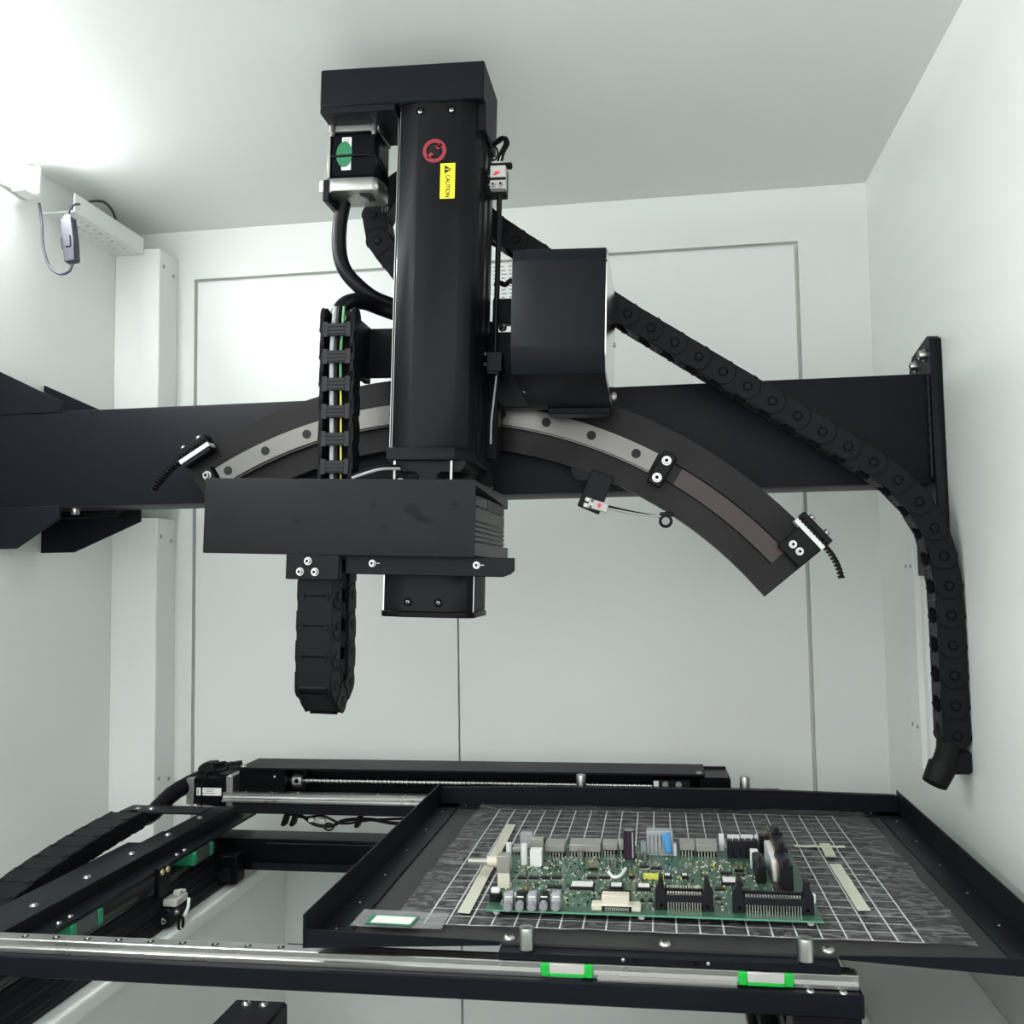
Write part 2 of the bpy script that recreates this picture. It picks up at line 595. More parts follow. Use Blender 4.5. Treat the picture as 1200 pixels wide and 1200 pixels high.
def build_wall_things():
    # LED batten under the ceiling on the left wall
    t = thing('led_batten_lamp', 'glowing white LED batten lamp fixed high on the left wall', 'lamp', (XL, .75, 1.81))
    MB().box(XL, XL + .012, .14, 1.233, 1.812, 1.852, .002).build('housing', 'white_trim', t)
    MB().prism([(XL + .012, 1.814), (XL + .026, 1.818), (XL + .032, 1.832), (XL + .026, 1.846), (XL + .012, 1.85)], 'y', .145, 1.230).build('diffuser', 'lamp_diffuser', t)
    MB().box(XL, XL + .034, 1.230, 1.238, 1.811, 1.853, .002).build('end_cap', 'white_trim', t)
    MB().box(XL + .01, XL + .03, 1.205, 1.241, 1.806, 1.812, .001).build('clip', 'white_trim', t)
    # cord with inline switch
    t = thing('lamp_cord', 'thin dark lamp cord looping down from the batten lamp to an inline switch', 'cord', (XL + .02, 1.29, 1.70))
    Yc = 1.245
    p = [at(46, 238, Y=Yc), at(49, 262, Y=Yc), at(51, 290, Y=Yc), at(58, 312, Y=Yc), at(70, 321, Y=Yc), at(81, 318, Y=Yc), at(85, 309, Y=Yc)]
    MB().tube(smooth_path(p, 8), .0019, 8).build('cord', 'cord_blue', t)
    p = [at(80, 256, Y=Yc), at(81, 247, Y=1.25), at(87, 240, Y=1.27), at(96, 239, Y=1.32), at(108, 236, Y=1.37), at(122, 237, Y=1.40), at(131, 246, Y=1.43), at(136, 258, Y=1.46)]
    MB().tube(smooth_path(p, 8), .0019, 8).build('cord', 'cord_blue', t)
    a, b = at(80, 256, Y=Yc), at(85, 308, Y=Yc)
    M = frame(a, b - a, up=(0, -1, 0))
    L = (b - a).length
    sw = MB().prism([(-.0085, 0), (.0085, 0), (.0095, L * .3), (.0085, L * .45), (.0095, L * .6), (.0085, L), (-.0085, L), (-.010, L * .5)], 'x', -.007, .007, .0015, M).build('switch_body', 'cord_blue', t)
    MB().box(-.0045, .0045, .0085, .0125, L * .42, L * .68, .001, M).build('rocker', 'ic_black', sw)
    MB().box(.006, .009, -.005, .004, L * .42, L * .68, .001, M).build('rocker', 'cord_blue', sw)
    MB().cyl((0, 0, -.004), (0, 0, .002), .005, 12, .007, M).build('strain_relief', 'cable_grey', sw)
    # perforated angle bracket
    t = thing('perforated_bracket', 'white perforated angle bracket under the ceiling beside the corner post', 'bracket', (-.866, 1.38, 1.806))
    MB().box(-.8465, -.8445, 1.29, 1.486, 1.806, 1.834, .0004).build('upright_flange', 'white_trim', t)
    bm = bmesh.new()
    holes = set()
    nx, ny = 9, 46
    x0, x1, y0, y1 = XL, -.8465, 1.29, 1.486
    V2 = [[bm.verts.new((x0 + (x1 - x0) * i / nx, y0 + (y1 - y0) * j / ny, 1.8075)) for j in range(ny + 1)] for i in range(nx + 1)]
    for i in range(nx):
        for j in range(ny):
            if i in (3, 6) and j % 4 in (1, 2) and 2 < j < 42:
                continue
            bm.faces.new((V2[i][j], V2[i + 1][j], V2[i + 1][j + 1], V2[i][j + 1]))
    ret = bmesh.ops.extrude_face_region(bm, geom=list(bm.faces))
    for v in [e for e in ret['geom'] if isinstance(e, bmesh.types.BMVert)]:
        v.co.z -= .0015
    MB().addbm(bm).build('perforated_flange', 'white_trim', t)
    # conduit cover on the right wall
    t = thing('conduit_cover', 'narrow white cover strip screwed to the right wall behind the hanging chain', 'cover', (XR - .01, 1.32, 1.0))
    MB().box(XR - .016, XR, 1.300, 1.350, 1.0, 1.285, .001).build('cover', 'white_trim', t)
    MB().box(XR - .009, XR, 1.284, 1.3005, .985, 1.285, .001).build('side_strip', 'white_trim', t)
    for z in (1.258, 1.052):
        for y in (1.312, 1.336):
            screw(t, (XR - .016, y, z), (-1, 0, 0), .0028, 'pan')
    # printed sheet on the back panel
    t = thing('printed_sheet', 'white sheet of small print stuck on the back panel beside the tall column', 'paper', (-.215, YB - .0008, 1.70))
    MB().box(-.262, -.17, YB - .0008, YB + .0004, 1.705, 1.772).build('sheet', 'paper', t)
    g = MB()
    for k in range(9):
        z = 1.766 - k * .0065
        for q in range(6):
            a = -.255 + q * .013
            g.box(a, a + random.uniform(.004, .011), YB - .0011, YB - .0007, z, z + .0022)
    g.build('print_lines', 'grey_print', t)


build_wall_things()


# ================================================================== drag chains
def link_meshes(tagname, p, h, w_, closed, flip):
    """link along +x, width along y, outer side +z"""
    t = .004
    g = MB()
    gap = MB()
    r = h / 2
    for sgn in (-1, 1):
        ya = sgn * w_ / 2
        yb = sgn * (w_ / 2 - t)
        yo = sgn * (w_ / 2 + .0014)
        st = [(r * .99 * math.cos(a), r * .99 * math.sin(a)) for a in [math.pi / 2 + math.pi * k / 8 for k in range(9)]]
        poly = st + [(p * .6, -r), (p, -r), (p, r), (p * .6, r)]
        g.prism(poly, 'y', ya, yb)
        yo = sgn * (w_ / 2 + .0009)
        disc = [(p + r * math.sin(q), r * math.cos(q)) for q in [math.pi * k / 12 for k in range(13)]]
        g.prism([(p * .50, r), *disc, (p * .50, -r)], 'y', yb, yo)       # proud plate ending in the round joint
        for k in range(12):                                            # dark joint gap round the disc, and the pin bore
            q0, q1 = math.pi * k / 12, math.pi * (k + 1) / 12
            gap.add([(p + a * math.sin(q), ya + sgn * e, a * math.cos(q)) for q in (q0, q1) for a in (r * .97, r * 1.0, r * 1.07) for e in (.0005,)], [(0, 1, 4, 3), (1, 2, 5, 4)])
        for k in range(14):
            q0, q1 = 2 * math.pi * k / 14, 2 * math.pi * (k + 1) / 14
            gap.add([(p + a * math.sin(q), yo + sgn * .0003, a * math.cos(q)) for q in (q0, q1) for a in (r * .30, r * .40)], [(0, 1, 3, 2)])
        g.cyl((p, yo - sgn * .0002, 0), (p, yo + sgn * .0008, 0), r * .32, 12, r * .26)   # pin
        g.box(p * .42, p * .56, min(ya, yo * 1.02), max(ya, yo * 1.02), -r, -r * .62)    # latch tab
    if closed:
        g.box(.0006, p - .0002, -w_ / 2 + .001, w_ / 2 - .001, r - .0026, r + .0006, .0005)
        g.box(-p * .35, p * .9, -w_ / 2 + .0042, w_ / 2 - .0042, r - .0048, r - .0026)
        for q in (-1, 1):
            g.box(-p * .10, p * .16, q * (w_ / 2 - .006) - .0016, q * (w_ / 2 - .006) + .0016, r, r + .0016, .0004)
    else:
        g.box(p * .28, p * .72, -w_ / 2 + .002, w_ / 2 - .002, r - .003, r + .0006, .0006)
    nf = len(g.f)
    g.add(gap.v, gap.f)
    me = g.mesh(tagname + '_link', 'chain_plastic')
    me.materials.append(MATS['hole_black'])
    for pl in me.polygons:
        if pl.index >= nf:
            pl.material_index = 1
    b = MB()
    b.box(p * .27, p * .73, -w_ / 2 + .003, w_ / 2 - .003, -r - .0004, -r + .0026, .0005)
    for k in range(3):
        xx = p * (.37 + .13 * k)
        b.box(xx - .0011, xx + .0011, -w_ / 2 + .009, w_ / 2 - .009, -r - .0016, -r, 0)
    for sgn in (-1, 1):
        yy = sgn * (w_ / 2 - .006)
        b.box(p * .22, p * .78, yy - .003, yy + .003, -r - .0012, -r + .001, .0004)
    return me, b.mesh(tagname + '_crossbar', 'chain_bar')


def chain(root, pts, waxis, p, h, w_, closed=False, flip=False, key='chain', nmax=200, outer=None):
    me, mb = link_meshes(key, p, h, w_, closed, flip)
    path = [Vector(q) for q in pts]
    # walk the path in chords of length p
    nodes = [path[0]]
    i = 0
    cur = path[0]
    while i < len(path) - 1 and len(nodes) < nmax:
        nxt = path[i + 1]
        if (nxt - cur).length < p:
            i += 1
            continue
        a, b = path[i], nxt
        d = b - a
        # solve |a + t d - cur| = p
        A, B, C = d.dot(d), 2 * d.dot(a - cur), (a - cur).dot(a - cur) - p * p
        disc = max(0, B * B - 4 * A * C)
        t = (-B + math.sqrt(disc)) / (2 * A)
        t = min(max(t, 0), 1)
        cur = a + d * t
        nodes.append(cur)
    wv = Vector(waxis).normalized()
    for a, b in zip(nodes[:-1], nodes[1:]):
        x = (b - a).normalized()
        y = wv
        z = x.cross(y)
        if flip:
            y = -y
            z = -z
        M = Matrix((x, y, z)).transposed().to_4x4()
        M.translation = a
        lk = inst(me, 'link', root, M)
        c = bpy.data.objects.new('crossbar', mb)
        COL.objects.link(c)
        c.parent = lk
    return nodes


def build_chains():
    # long chain: arch behind the column, diagonal, down the right wall
    yc = 1.1655
    t = thing('drag_chain', 'long black drag chain falling diagonally from the column and down the right wall', 'drag chain', (.33, yc, 1.02))
    pix = [(500, 352), (477, 325), (454, 297), (438, 271), (443, 240), (466, 214), (500, 208), (535, 226), (580, 265), (640, 305)]
    pts = [at(a, b, Y=1.15) for a, b in pix]
    pts = [Vector((q.x, yc, q.z)) for q in pts]
    a = Vector((-.030, yc, 1.568))
    b = Vector((.250, yc, 1.377))
    pts = smooth_path(pts, 6) + [a.lerp(b, k / 10) for k in range(11)]
    pts += smooth_path([b, (.288, yc, 1.343), (.314, yc, 1.300), (.325, yc, 1.25), (.3275, yc, 1.20), (.3278, yc, 1.10), (.3280, yc, 1.038)], 8)[1:]
    chain(t, pts, (0, -1, 0), .0335, .029, .038, key='long', flip=True)
    # end boot at the bottom of the long chain
    p = [(.322, 1.166, 1.078), (.322, 1.160, 1.062), (.319, 1.153, 1.049), (.313, 1.148, 1.037), (.307, 1.145, 1.028)]
    MB().tube(smooth_path(p, 5), .0125, 14, .05).build('end_boot', 'rubber', t)
    MB().cyl((.311, 1.147, 1.034), (.300, 1.141, 1.015), .0155, 18, .0135).build('boot_cap', 'rubber', t)
    MB().box(.318, .343, 1.147, 1.184, 1.024, 1.05, .003).build('end_bracket', 'chain_plastic', t)

    # loop chain on the moving head: closed front strand, open strand rising behind
    t = thing('drag_chain', 'black drag chain hanging in a narrow loop below the head with wires inside', 'drag chain', (-.342, .985, 1.10), tilt=True)
    xf = -.3445
    yf, yb2 = .970, 1.024
    rad = (yb2 - yf) / 2
    pts = [(xf, yf, 1.262), (xf, yf, 1.148)]
    pts += [(xf, yf + rad - rad * math.cos(q), 1.146 - rad * math.sin(q)) for q in [math.pi * k / 12 for k in range(1, 12)]]
    pts += [(xf, yb2, 1.148), (xf - .001, yb2 - .003, 1.25), (xf - .005, yb2 + .005, 1.40), (xf - .009, yb2 + .010, 1.545)]
    chain(t, pts, (1, 0, 0), .0312, .025, .0385, closed=True, key='loop', flip=False)
    # wires inside
    lower = [(.992, 1.15, 0), (1.012, 1.135, 0), (1.022, 1.17, 0), (1.020, 1.26, 0), (1.024, 1.40, -.005)]
    upper = [(1.026, 1.50, -.009), (1.032, 1.556, -.009)]
    for dx, m, rr, ys in ((-.006, 'cable_grey', .0027, lower + upper), (-.001, 'cable_black', .0022, lower + upper),
                          (.0045, 'wire_yellow', .0011, lower + [(1.0255, 1.47, -.008)]), (.0045, 'wire_green', .0016, [(1.026, 1.468, -.008)] + upper)):
        MB().tube(smooth_path([(xf + ox + dx, y, z) for y, z, ox in ys], 6), rr, 8).build('wire', m, t)

    # chain along the left wall
    t = thing('drag_chain', 'arched black drag chain lying along the lower left wall', 'drag chain', (-.715, 1.05, .826))
    xs = -.724
    p = [(xs, .865, .842), (xs, .90, .868), (xs, .95, .889), (xs, 1.02, .906), (xs, 1.12, .919), (xs, 1.20, .925), (xs, 1.262, .928)]
    chain(t, smooth_path(p, 6), (-1, 0, 0), .033, .022, .046, closed=True, key='side', flip=False)
    # plate that carries its end
    MB().box(-.745, -.625, 1.262, 1.300, .9325, .9355, .0008).build('end_plate', 'black_powder', t)
    for x in (-.725, -.705):
        screw(t, (x, 1.278, .9355), (0, 0, 1), .0042, 'pan')
    p = [(xs, 1.262, .926), (xs + .005, 1.30, .922), (xs + .02, 1.345, .945), (xs + .05, 1.40, .96), (xs + .09, 1.42, .965)]
    MB().tube(smooth_path(p, 8), .012, 12, .05).build('cable_sleeve', 'sleeve', t)


build_chains()


# ================================================================== beam and arc
def arc_poly(cx, cz, r0, r1, a0, a1, n=60):
    A = [R(a0 + (a1 - a0) * k / n) for k in range(n + 1)]
    return [(cx + r1 * math.sin(a), cz + r1 * math.cos(a)) for a in A] + [(cx + r0 * math.sin(a), cz + r0 * math.cos(a)) for a in reversed(A)]


def arc_solid(mb, cx, cz, r0, r1, a0, a1, y0, y1, n=60):
    vs, fs = [], []
    for k in range(n + 1):
        a = R(a0 + (a1 - a0) * k / n)
        s, c = math.sin(a), math.cos(a)
        for r_, y in ((r0, y0), (r1, y0), (r1, y1), (r0, y1)):
            vs.append((cx + r_ * s, y, cz + r_ * c))
    for k in range(n):
        for j in range(4):
            j2 = (j + 1) % 4
            fs.append((4 * k + j, 4 * k + j2, 4 * k + 4 + j2, 4 * k + 4 + j))
    fs.append((0, 1, 2, 3))
    fs.append((4 * n + 3, 4 * n + 2, 4 * n + 1, 4 * n))
    mb.add(vs, fs)
    return mb


CX, CZ = -.273, .903


def on_arc(r_, a):
    return CX + r_ * math.sin(R(a)), CZ + r_ * math.cos(R(a))


def build_beam():
    t = thing('gantry_beam', 'black box beam spanning the cabinet from wall to wall', 'beam', (-.27, 1.24, 1.355))
    MB().box(XL + .0005, .330, 1.20, 1.282, 1.355, 1.488, .004, seg=2).build('box_section', 'black_powder', t)
    # right end plate
    pl = MB().prism([(1.192, 1.245), (1.288, 1.245), (1.288, 1.510), (1.272, 1.524), (1.205, 1.534), (1.192, 1.528)], 'x', .330, .3435, .0012).build('end_plate', 'black_powder', t)
    for y, z in ((1.214, 1.513), (1.256, 1.508)):
        o = screw(t, (.330, y, z), (-1, 0, 0), .0058)
    MB().tube([(.3285, 1.1985, z) for z in [1.36 + .0042 * k for k in range(31)]], [.0022 + .0008 * (k % 3) for k in range(31)], 8).build('weld_bead', 'black_powder', t)
    # gussets to the left wall, above and below
    for y, zt in ((1.199, 1.5), (1.300, 1.4985)):
        MB().prism([(XL + .0005, 1.486), (XL + .0005, 1.5475), (-.80 + (y - 1.2) * .1, zt + .001), (-.80 + (y - 1.2) * .1, 1.486)], 'y', y, y + .005, .0005).build('gusset', 'black_powder', t)
        MB().prism([(XL + .0005, 1.357), (XL + .0005, 1.297 + (1.3 - y) * .03), (-.865 + (y - 1.2) * .2, 1.297 + (1.3 - y) * .03), (-.80 + (y - 1.2) * .6, 1.340), (-.80 + (y - 1.2) * .6, 1.357)], 'y', y, y + .005, .0005).build('gusset', 'black_powder', t)
    MB().box(XL + .001, -.765, 1.278, 1.305, 1.346, 1.355, .0008).build('foot_strip', 'black_powder', t)
    MB().box(XL + .001, -.765, 1.278, 1.305, 1.486, 1.490, .0008).build('foot_strip', 'black_powder', t)
    screw(t, (-.797, 1.23, 1.355), (0, 0, -1), .006)

    # arc track
    t = thing('arc_track', 'black arc shaped plate with a curved bright steel guide rail on the beam', 'guide rail', (CX, 1.18, 1.22))
    g = MB()
    arc_solid(g, CX, CZ, .512, .600, -33.2, 51.2, 1.164, 1.178, 90)
    g.build('arc_plate', 'arc_anodised_sheen', t)
    for a in (-24, -8, 8, 24):
        x, z = on_arc(.56, a)
        MB().cyl((x, 1.177, z), (x, 1.2005, z), .012, 16).build('spacer', 'black_anodised', t)
    # raised lower rim seen below the rail on the right
    g = MB()
    # slot milled in the plate beyond the rail (floor polished)
    # three overlapping lugs below the plate
    x, z = at(684, 548, Y=1.164).x, at(684, 548, Y=1.164).z
    MB().cyl((x, 1.166, z), (x, 1.176, z), .0155, 28).build('stop_disc', 'black_anodised', t)
    # the steel rail is in two visible lengths, with plugged bolt holes
    rl = MB()
    arc_solid(rl, CX, CZ, .5425, .566, -29.6, 29.6, 1.150, 1.164, 70)
    rail = rl.build('guide_rail', 'arc_steel', t)
    rl2 = MB()
    arc_solid(rl2, CX, CZ, .5405, .5435, -29.6, 29.6, 1.155, 1.1645, 70)
    rl2.build('rail_edge', 'steel_dark', t)
    bolt = MB().cyl((0, 0, 0), (0, 0, .0006), .0056, 20).mesh('bolt_plug', 'ic_black')
    for a in (-28.2, -22.5, -16.5, -10, -4.6, 3.5, 9.5, 15.3, 21.2, 27.2):
        x, z = on_arc(.5545, a)
        inst(bolt, 'bolt_plug', t, frame((x, 1.1499, z), (0, -1, 0)))
    # groove where no rail is fitted
    g = MB()
    arc_solid(g, CX, CZ, .5435, .566, 33.0, 48.6, 1.1630, 1.1642, 30)
    g.build('groove_inlay', 'groove_brown', t)
    for r0, r1 in ((.5425, .5437), (.5655, .567)):
        g = MB()
        arc_solid(g, CX, CZ, r0, r1, 30.0, 48.6, 1.1622, 1.1642, 30)
        g.build('groove_edge', 'hole_black', t)
    # rail stop blocks
    for a, sg in ((30.9, 1), (-30.9, -1)):
        x, z = on_arc(.552, a)
        M = Matrix.Translation((x, 1.158, z)) @ Matrix.Rotation(R(a), 4, 'Y')
        MB().box(-.0085, .0085, -.010, .006, -.021, .021, .001, M).build('stop_block', 'black_anodised', t)
        for dz in (-.012, .011):
            q = M @ Vector((0, -.010, dz))
            screw(t, q, (0, -1, 0), .0042)
    # toothed belt with clamps at both ends
    for a, sg in ((48.9, 1), (-30.9, -1)):
        x, z = on_arc(.598, a)
        M = Matrix.Translation((x, 1.158, z)) @ Matrix.Rotation(R(a), 4, 'Y')
        cl = MB()
        if sg > 0:
            cl.box(-.014, .021, -.012, .0055, -.036, -.0035, .0008, M)
        else:
            cl.box(-.021, .021, -.012, .0055, -.010, -.0035, .0008, M)
        cl = cl.build('clamp_block', 'black_anodised', t)
        MB().box(-.023, .023, -.0125, .010, .006, .013, .0008, M).build('clamp_bar', 'black_anodised', t)
        MB().box(-.0225, .0225, -.0118, .008, -.0036, .0020, 0, M).build('belt_backing', 'white_plastic', t)
        tg = MB()
        for k in range(10):
            tg.box(-.0215 + k * .0047, -.0215 + k * .0047 + .0026, -.012, .006, .0016, .0062, 0, M)
        tg.build('belt_teeth', 'rubber', t)
        for dx in (-.012, .012):
            q = M @ Vector((dx, -.002, .013))
            screw(t, q, M.to_3x3() @ Vector((0, 0, 1)), .0038)
        if sg > 0:
            for dx in (-.004, .007):
                q = M @ Vector((dx, -.012, -.023))
                screw(t, q, (0, -1, 0), .0034)
        # free belt tail
        tail = MB()
        tt = MB()
        n = 9 if sg > 0 else 12
        for k in range(n):
            aa = a + sg * (2.4 + k * .42)
            rr = .6015 - .010 * (k / n) ** 2
            x, z = on_arc(rr, aa)
            Mk = Matrix.Translation((x, 1.152, z)) @ Matrix.Rotation(R(aa + sg * (1 + 4 * k / n)), 4, 'Y')
            tail.box(-.0028, .0028, -.006, .008, .0002, .0020, 0, Mk)
            tt.box(-.0013, .0013, -.006, .008, -.0030, .0006, 0, Mk)
        tail.build('belt_tail', 'rubber', t)
        tt.build('belt_teeth', 'rubber', t)
    # photo sensor on a bracket under the arc
    t = thing('photo_sensor', 'small white photo sensor with red light on a black bracket under the arc', 'sensor', (-.065, 1.17, 1.30))
    A = at(697, 578, Y=1.158)
    M = Matrix.Translation((A.x, 1.160, A.z)) @ Matrix.Rotation(R(24), 4, 'Y')
    MB().box(-.014, .014, -.002, .008, -.022, .026, .001, M).build('bracket', 'black_anodised', t)
    M2 = M @ Matrix.Translation((.011, -.002, -.0125)) @ Matrix.Rotation(R(-6), 4, 'Y')
    sb = MB().box(-.013, .011, -.009, 0, -.0055, .0055, .0008, M2).build('sensor_body', 'sensor_grey', t)
    MB().box(-.018, -.010, -.008, 0, .001, .006, .0006, M2).build('sensor_fork', 'white_plastic', sb)
    MB().box(-.018, -.010, -.008, 0, -.006, -.001, .0006, M2).build('sensor_fork', 'white_plastic', sb)
    MB().box(-.001, .0025, -.0096, -.0088, -.002, .003, 0, M2).build('indicator', 'sensor_red', sb)
    for dz in (.0035, -.0035):
        screw(t, M2 @ Vector((-.009, -.009, dz)), (0, -1, 0), .0018, 'pan')
    q = M2 @ Vector((.011, -.004, 0))
    e = at(777, 606, Y=1.155)
    MB().tube(smooth_path([q, q.lerp(e, .5) + Vector((0, 0, -.001)), e], 8), .0016, 8).build('cable', 'cable_grey', t)
    MB().tube(smooth_path([q + Vector((0, 0, .003)), q.lerp(e, .5) + Vector((0, 0, .0005)), e], 8), .0013, 8).build('cable', 'cable_black', t)
    ring = [(e.x + .003 + .0065 * math.cos(k * math.pi / 10), 1.153 + .002 * math.sin(k * .3), e.z - .005 + .0065 * math.sin(k * math.pi / 10)) for k in range(21)]
    MB().tube(ring, .0018, 8).build('cable_coil', 'cable_black', t)
    MB().box(e.x - .004, e.x + .012, 1.154, 1.164, e.z + .001, e.z + .006, .001).build('cable_tie', 'cable_black', t)


build_beam()


# ================================================================== column, head and hood (tilted with the carriage)
def build_column():
    t = thing('linear_actuator', 'tall black vertical linear actuator column with top gear housing and motor', 'actuator', (-.24, 1.06, 1.375), tilt=True)
    # extruded column: faceted cover
    prof = [(-.290, 1.034), (-.2845, 1.0225), (-.264, 1.0165), (-.215, 1.0165), (-.2005, 1.0225), (-.1955, 1.034),
            (-.1955, 1.05), (-.1935, 1.052), (-.1935, 1.07), (-.1965, 1.073), (-.1965, 1.083), (-.1935, 1.086), (-.1935, 1.104), (-.1965, 1.107), (-.1965, 1.122),
            (-.289, 1.122), (-.289, 1.05), (-.2915, 1.047)]
    MB().prism(prof, 'z', 1.392, 1.784, .0006).build('column_cover', 'black_anodised', t)
    MB().box(-.2922, -.2912, 1.034, 1.052, 1.392, 1.782, .0002).build('edge_glint', 'steel', t)  # thin bright strips imitate the glints along the column's edge bevels
    MB().box(-.2872, -.2865, 1.0252, 1.030, 1.392, 1.782, .0002).build('edge_glint', 'polished', t)
    # top housing with skirt over motor
    h = MB().prism([(-.379, 1.782), (-.290, 1.782), (-.190, 1.782), (-.190, 1.8255), (-.379, 1.8255)], 'y', 1.014, 1.104, .0015).build('top_housing', 'black_powder', t)
    MB().box(-.3785, -.291, 1.0145, 1.1035, 1.774, 1.7818, .0008).build('housing_skirt', 'black_powder', t)
    MB().box(-.200, -.1895, 1.028, 1.100, 1.752, 1.784, .001).build('side_ear', 'black_powder', t)
    hole = MB().cyl((0, 0, 0), (0, 0, .0004), .0048, 18).mesh('screw_recess', 'hole_black')
    for x in (-.262, -.2262):
        inst(hole, 'screw_recess', t, frame((x, 1.0163, 1.772), (0, -1, 0)))
        screw(t, (x, 1.0162, 1.7712), (0, -1, 0), .0027, 'pan')
    # red prohibition sign
    x, z = -.2445, 1.7255
    sg = MB()
    arc_solid(sg, x, z, .0092, .0135, 0, 360, 1.0158, 1.0166, 40)
    sign = sg.build('prohibition_sign', 'red_print', t)
    sg = MB()
    for q in (.0072, -.0072):
        M = Matrix.Translation((x, 1.0161, z)) @ Matrix.Rotation(R(45), 4, 'Y') @ Matrix.Translation((0, 0, q))
        sg.box(-.0019, .0019, -.0003, .0004, -.0036, .0036, 0, M)
    M = Matrix.Translation((x + .0055, 1.0161, z + .004)) @ Matrix.Rotation(R(25), 4, 'Y')
    sg.prism([(-.007, -.001), (.003, .0), (.002, .003)], 'y', -.0003, .0004, 0, M)
    sg.build('sign_bar', 'red_print', sign)
    gl = MB()
    gl.prism([(x - .0065, z - .001), (x - .006, z + .006), (x - .002, z + .0068), (x + .002, z + .0055), (x + .001, z + .002), (x + .0065, z - .001), (x + .005, z - .006), (x - .001, z - .0068), (x - .004, z - .004)], 'y', 1.0160, 1.0168)
    gl.build('sign_symbol', 'ic_black', sign)
    # yellow caution label, reading downwards
    lb = MB().box(-.2372, -.2205, 1.0158, 1.0166, 1.6705, 1.7105).build('caution_label', 'yellow_label', t)
    me = text_mesh('CAUTION', .0066, .0001, 'black_print')
    M = Matrix.Translation((-.2287, 1.0157, 1.6845)) @ Matrix.Rotation(R(90), 4, 'Y') @ Matrix.Rotation(R(90), 4, 'X') @ Matrix.Diagonal((.86, 1.05, 1, 1))
    inst(me, 'lettering', lb, M)
    MB().prism([(-.2325, 1.7085), (-.2325, 1.6985), (-.2245, 1.7035)], 'y', 1.0154, 1.0160).build('warning_triangle', 'black_print', lb)
    MB().box(-.2312, -.2268, 1.0151, 1.0155, 1.7030, 1.7040).build('exclamation_mark', 'yellow_label', lb)
    # faint residue outline left of the label
    g = MB()
    g.box(-.2545, -.2375, 1.0160, 1.0164, 1.7098, 1.7102)
    g.box(-.2557, -.2553, 1.0160, 1.0164, 1.690, 1.7085)
    g.build('residue_line', 'chain_bar', t)
    # base plate and foot lugs
    MB().prism([(-.2875, 1.005), (-.2115, 1.005), (-.1925, 1.030), (-.1925, 1.122), (-.2875, 1.122)], 'z', 1.378, 1.392, .001).build('base_plate', 'black_anodised', t)
    MB().prism([(-.282, 1.379), (-.200, 1.379), (-.200, 1.372), (-.206, 1.366), (-.228, 1.366), (-.232, 1.362), (-.232, 1.350), (-.252, 1.350), (-.252, 1.362), (-.256, 1.366), (-.276, 1.366), (-.282, 1.372)], 'y', 1.012, 1.11, .0006).build('base_web', 'black_anodised', t)
    for x in (-.2785, -.2155):
        MB().cyl((x, 1.010, 1.350), (x, 1.010, 1.379), .0019, 10).build('stud', 'steel', t)
    MB().cyl((-.271, 1.008, 1.350), (-.271, 1.008, 1.358), .006, 14, .003).build('nut', 'wire_white', t)

    # stepper motor under the housing
    x0, x1, y0, y1 = -.379, -.3185, 1.046, 1.098
    mo = MB().box(x0 + .001, x1 - .001, y0 + .001, y1 - .001, 1.712, 1.768, .0045, seg=1).build('motor_body', 'black_gloss', t)
    oct_ = [(x0 + .006, y0), (x1 - .006, y0), (x1, y0 + .006), (x1, y1 - .006), (x1 - .006, y1), (x0 + .006, y1), (x0, y1 - .006), (x0, y0 + .006)]
    MB().box(x0, x1, y0 - .001, y1, 1.767, 1.7765, .0012).build('motor_flange', 'aluminium', t)
    ec = MB().prism(oct_, 'z', 1.697, 1.7125, .0008).build('motor_end_cap', 'aluminium', t)
    MB().cyl(((x0 + x1) / 2, (y0 + y1) / 2, 1.6955), ((x0 + x1) / 2, (y0 + y1) / 2, 1.697), .012, 24).build('bearing_boss', 'aluminium', ec)
    MB().box(x0 + .036, x0 + .050, y0 + .010, y0 + .034, 1.6962, 1.697, .0002).build('stamp', 'ic_black', ec)
    MB().box(x0 - .0004, x0 + .003, y0 - .0006, y0 + .004, 1.712, 1.77, .0004).build('corner_rib', 'aluminium', mo)
    for x in (x0 + .0045, x1 - .0055):
        sc_ = MB()
        sc_.cyl((x, y0 - .0005, 1.7645), (x, y0 - .0005, 1.775), .0042, 14)
        sc_.cyl((x, y0 - .0005, 1.761), (x, y0 - .0005, 1.7646), .0030, 14)
        sc_.build('mounting_bolt', 'steel', mo)
    lb = MB().box(-.3625, -.3510, y0 + .0002, y0 + .0012, 1.7215, 1.7605, .0003).build('motor_label', 'white_label', mo)
    g = MB()
    for k in range(3):
        g.box(-.3605, -.3535, y0 - .0001, y0 + .0003, 1.7535 + k * .0018, 1.7545 + k * .0018)
    g.build('label_print', 'grey_print', lb)
    vs = [(-.3592 + .0096 * math.cos(2 * math.pi * k / 28), 1.7400 + .0152 * math.sin(2 * math.pi * k / 28)) for k in range(28)]
    MB().prism(vs, 'y', y0 - .0006, y0 + .0004).build('green_seal', 'green_seal', mo)
    # cable tie round the motor
    tp = [(x0 - .0015, y1, 1.727), (x0 - .0015, y0 + .012, 1.7335), (x0 + .005, y0 - .001, 1.7375), (x1 - .018, y0 - .0012, 1.7385), (x1 - .004, y0 + .001, 1.737), (x1 + .001, y0 + .008, 1.7345), (x1 + .001, y1, 1.720)]
    MB().tube(tp, .0014, 6).build('cable_tie', 'rubber', mo)
    MB().box(x0 - .0075, x0 + .0004, y0 + .006, y1 - .004, 1.688, 1.714, .0015).build('cable_outlet', 'ic_black', mo)
    MB().box(x0 - .0105, x0 - .006, y0 + .003, y0 + .012, 1.698, 1.711, .0006).build('outlet_tab', 'wire_white', mo)
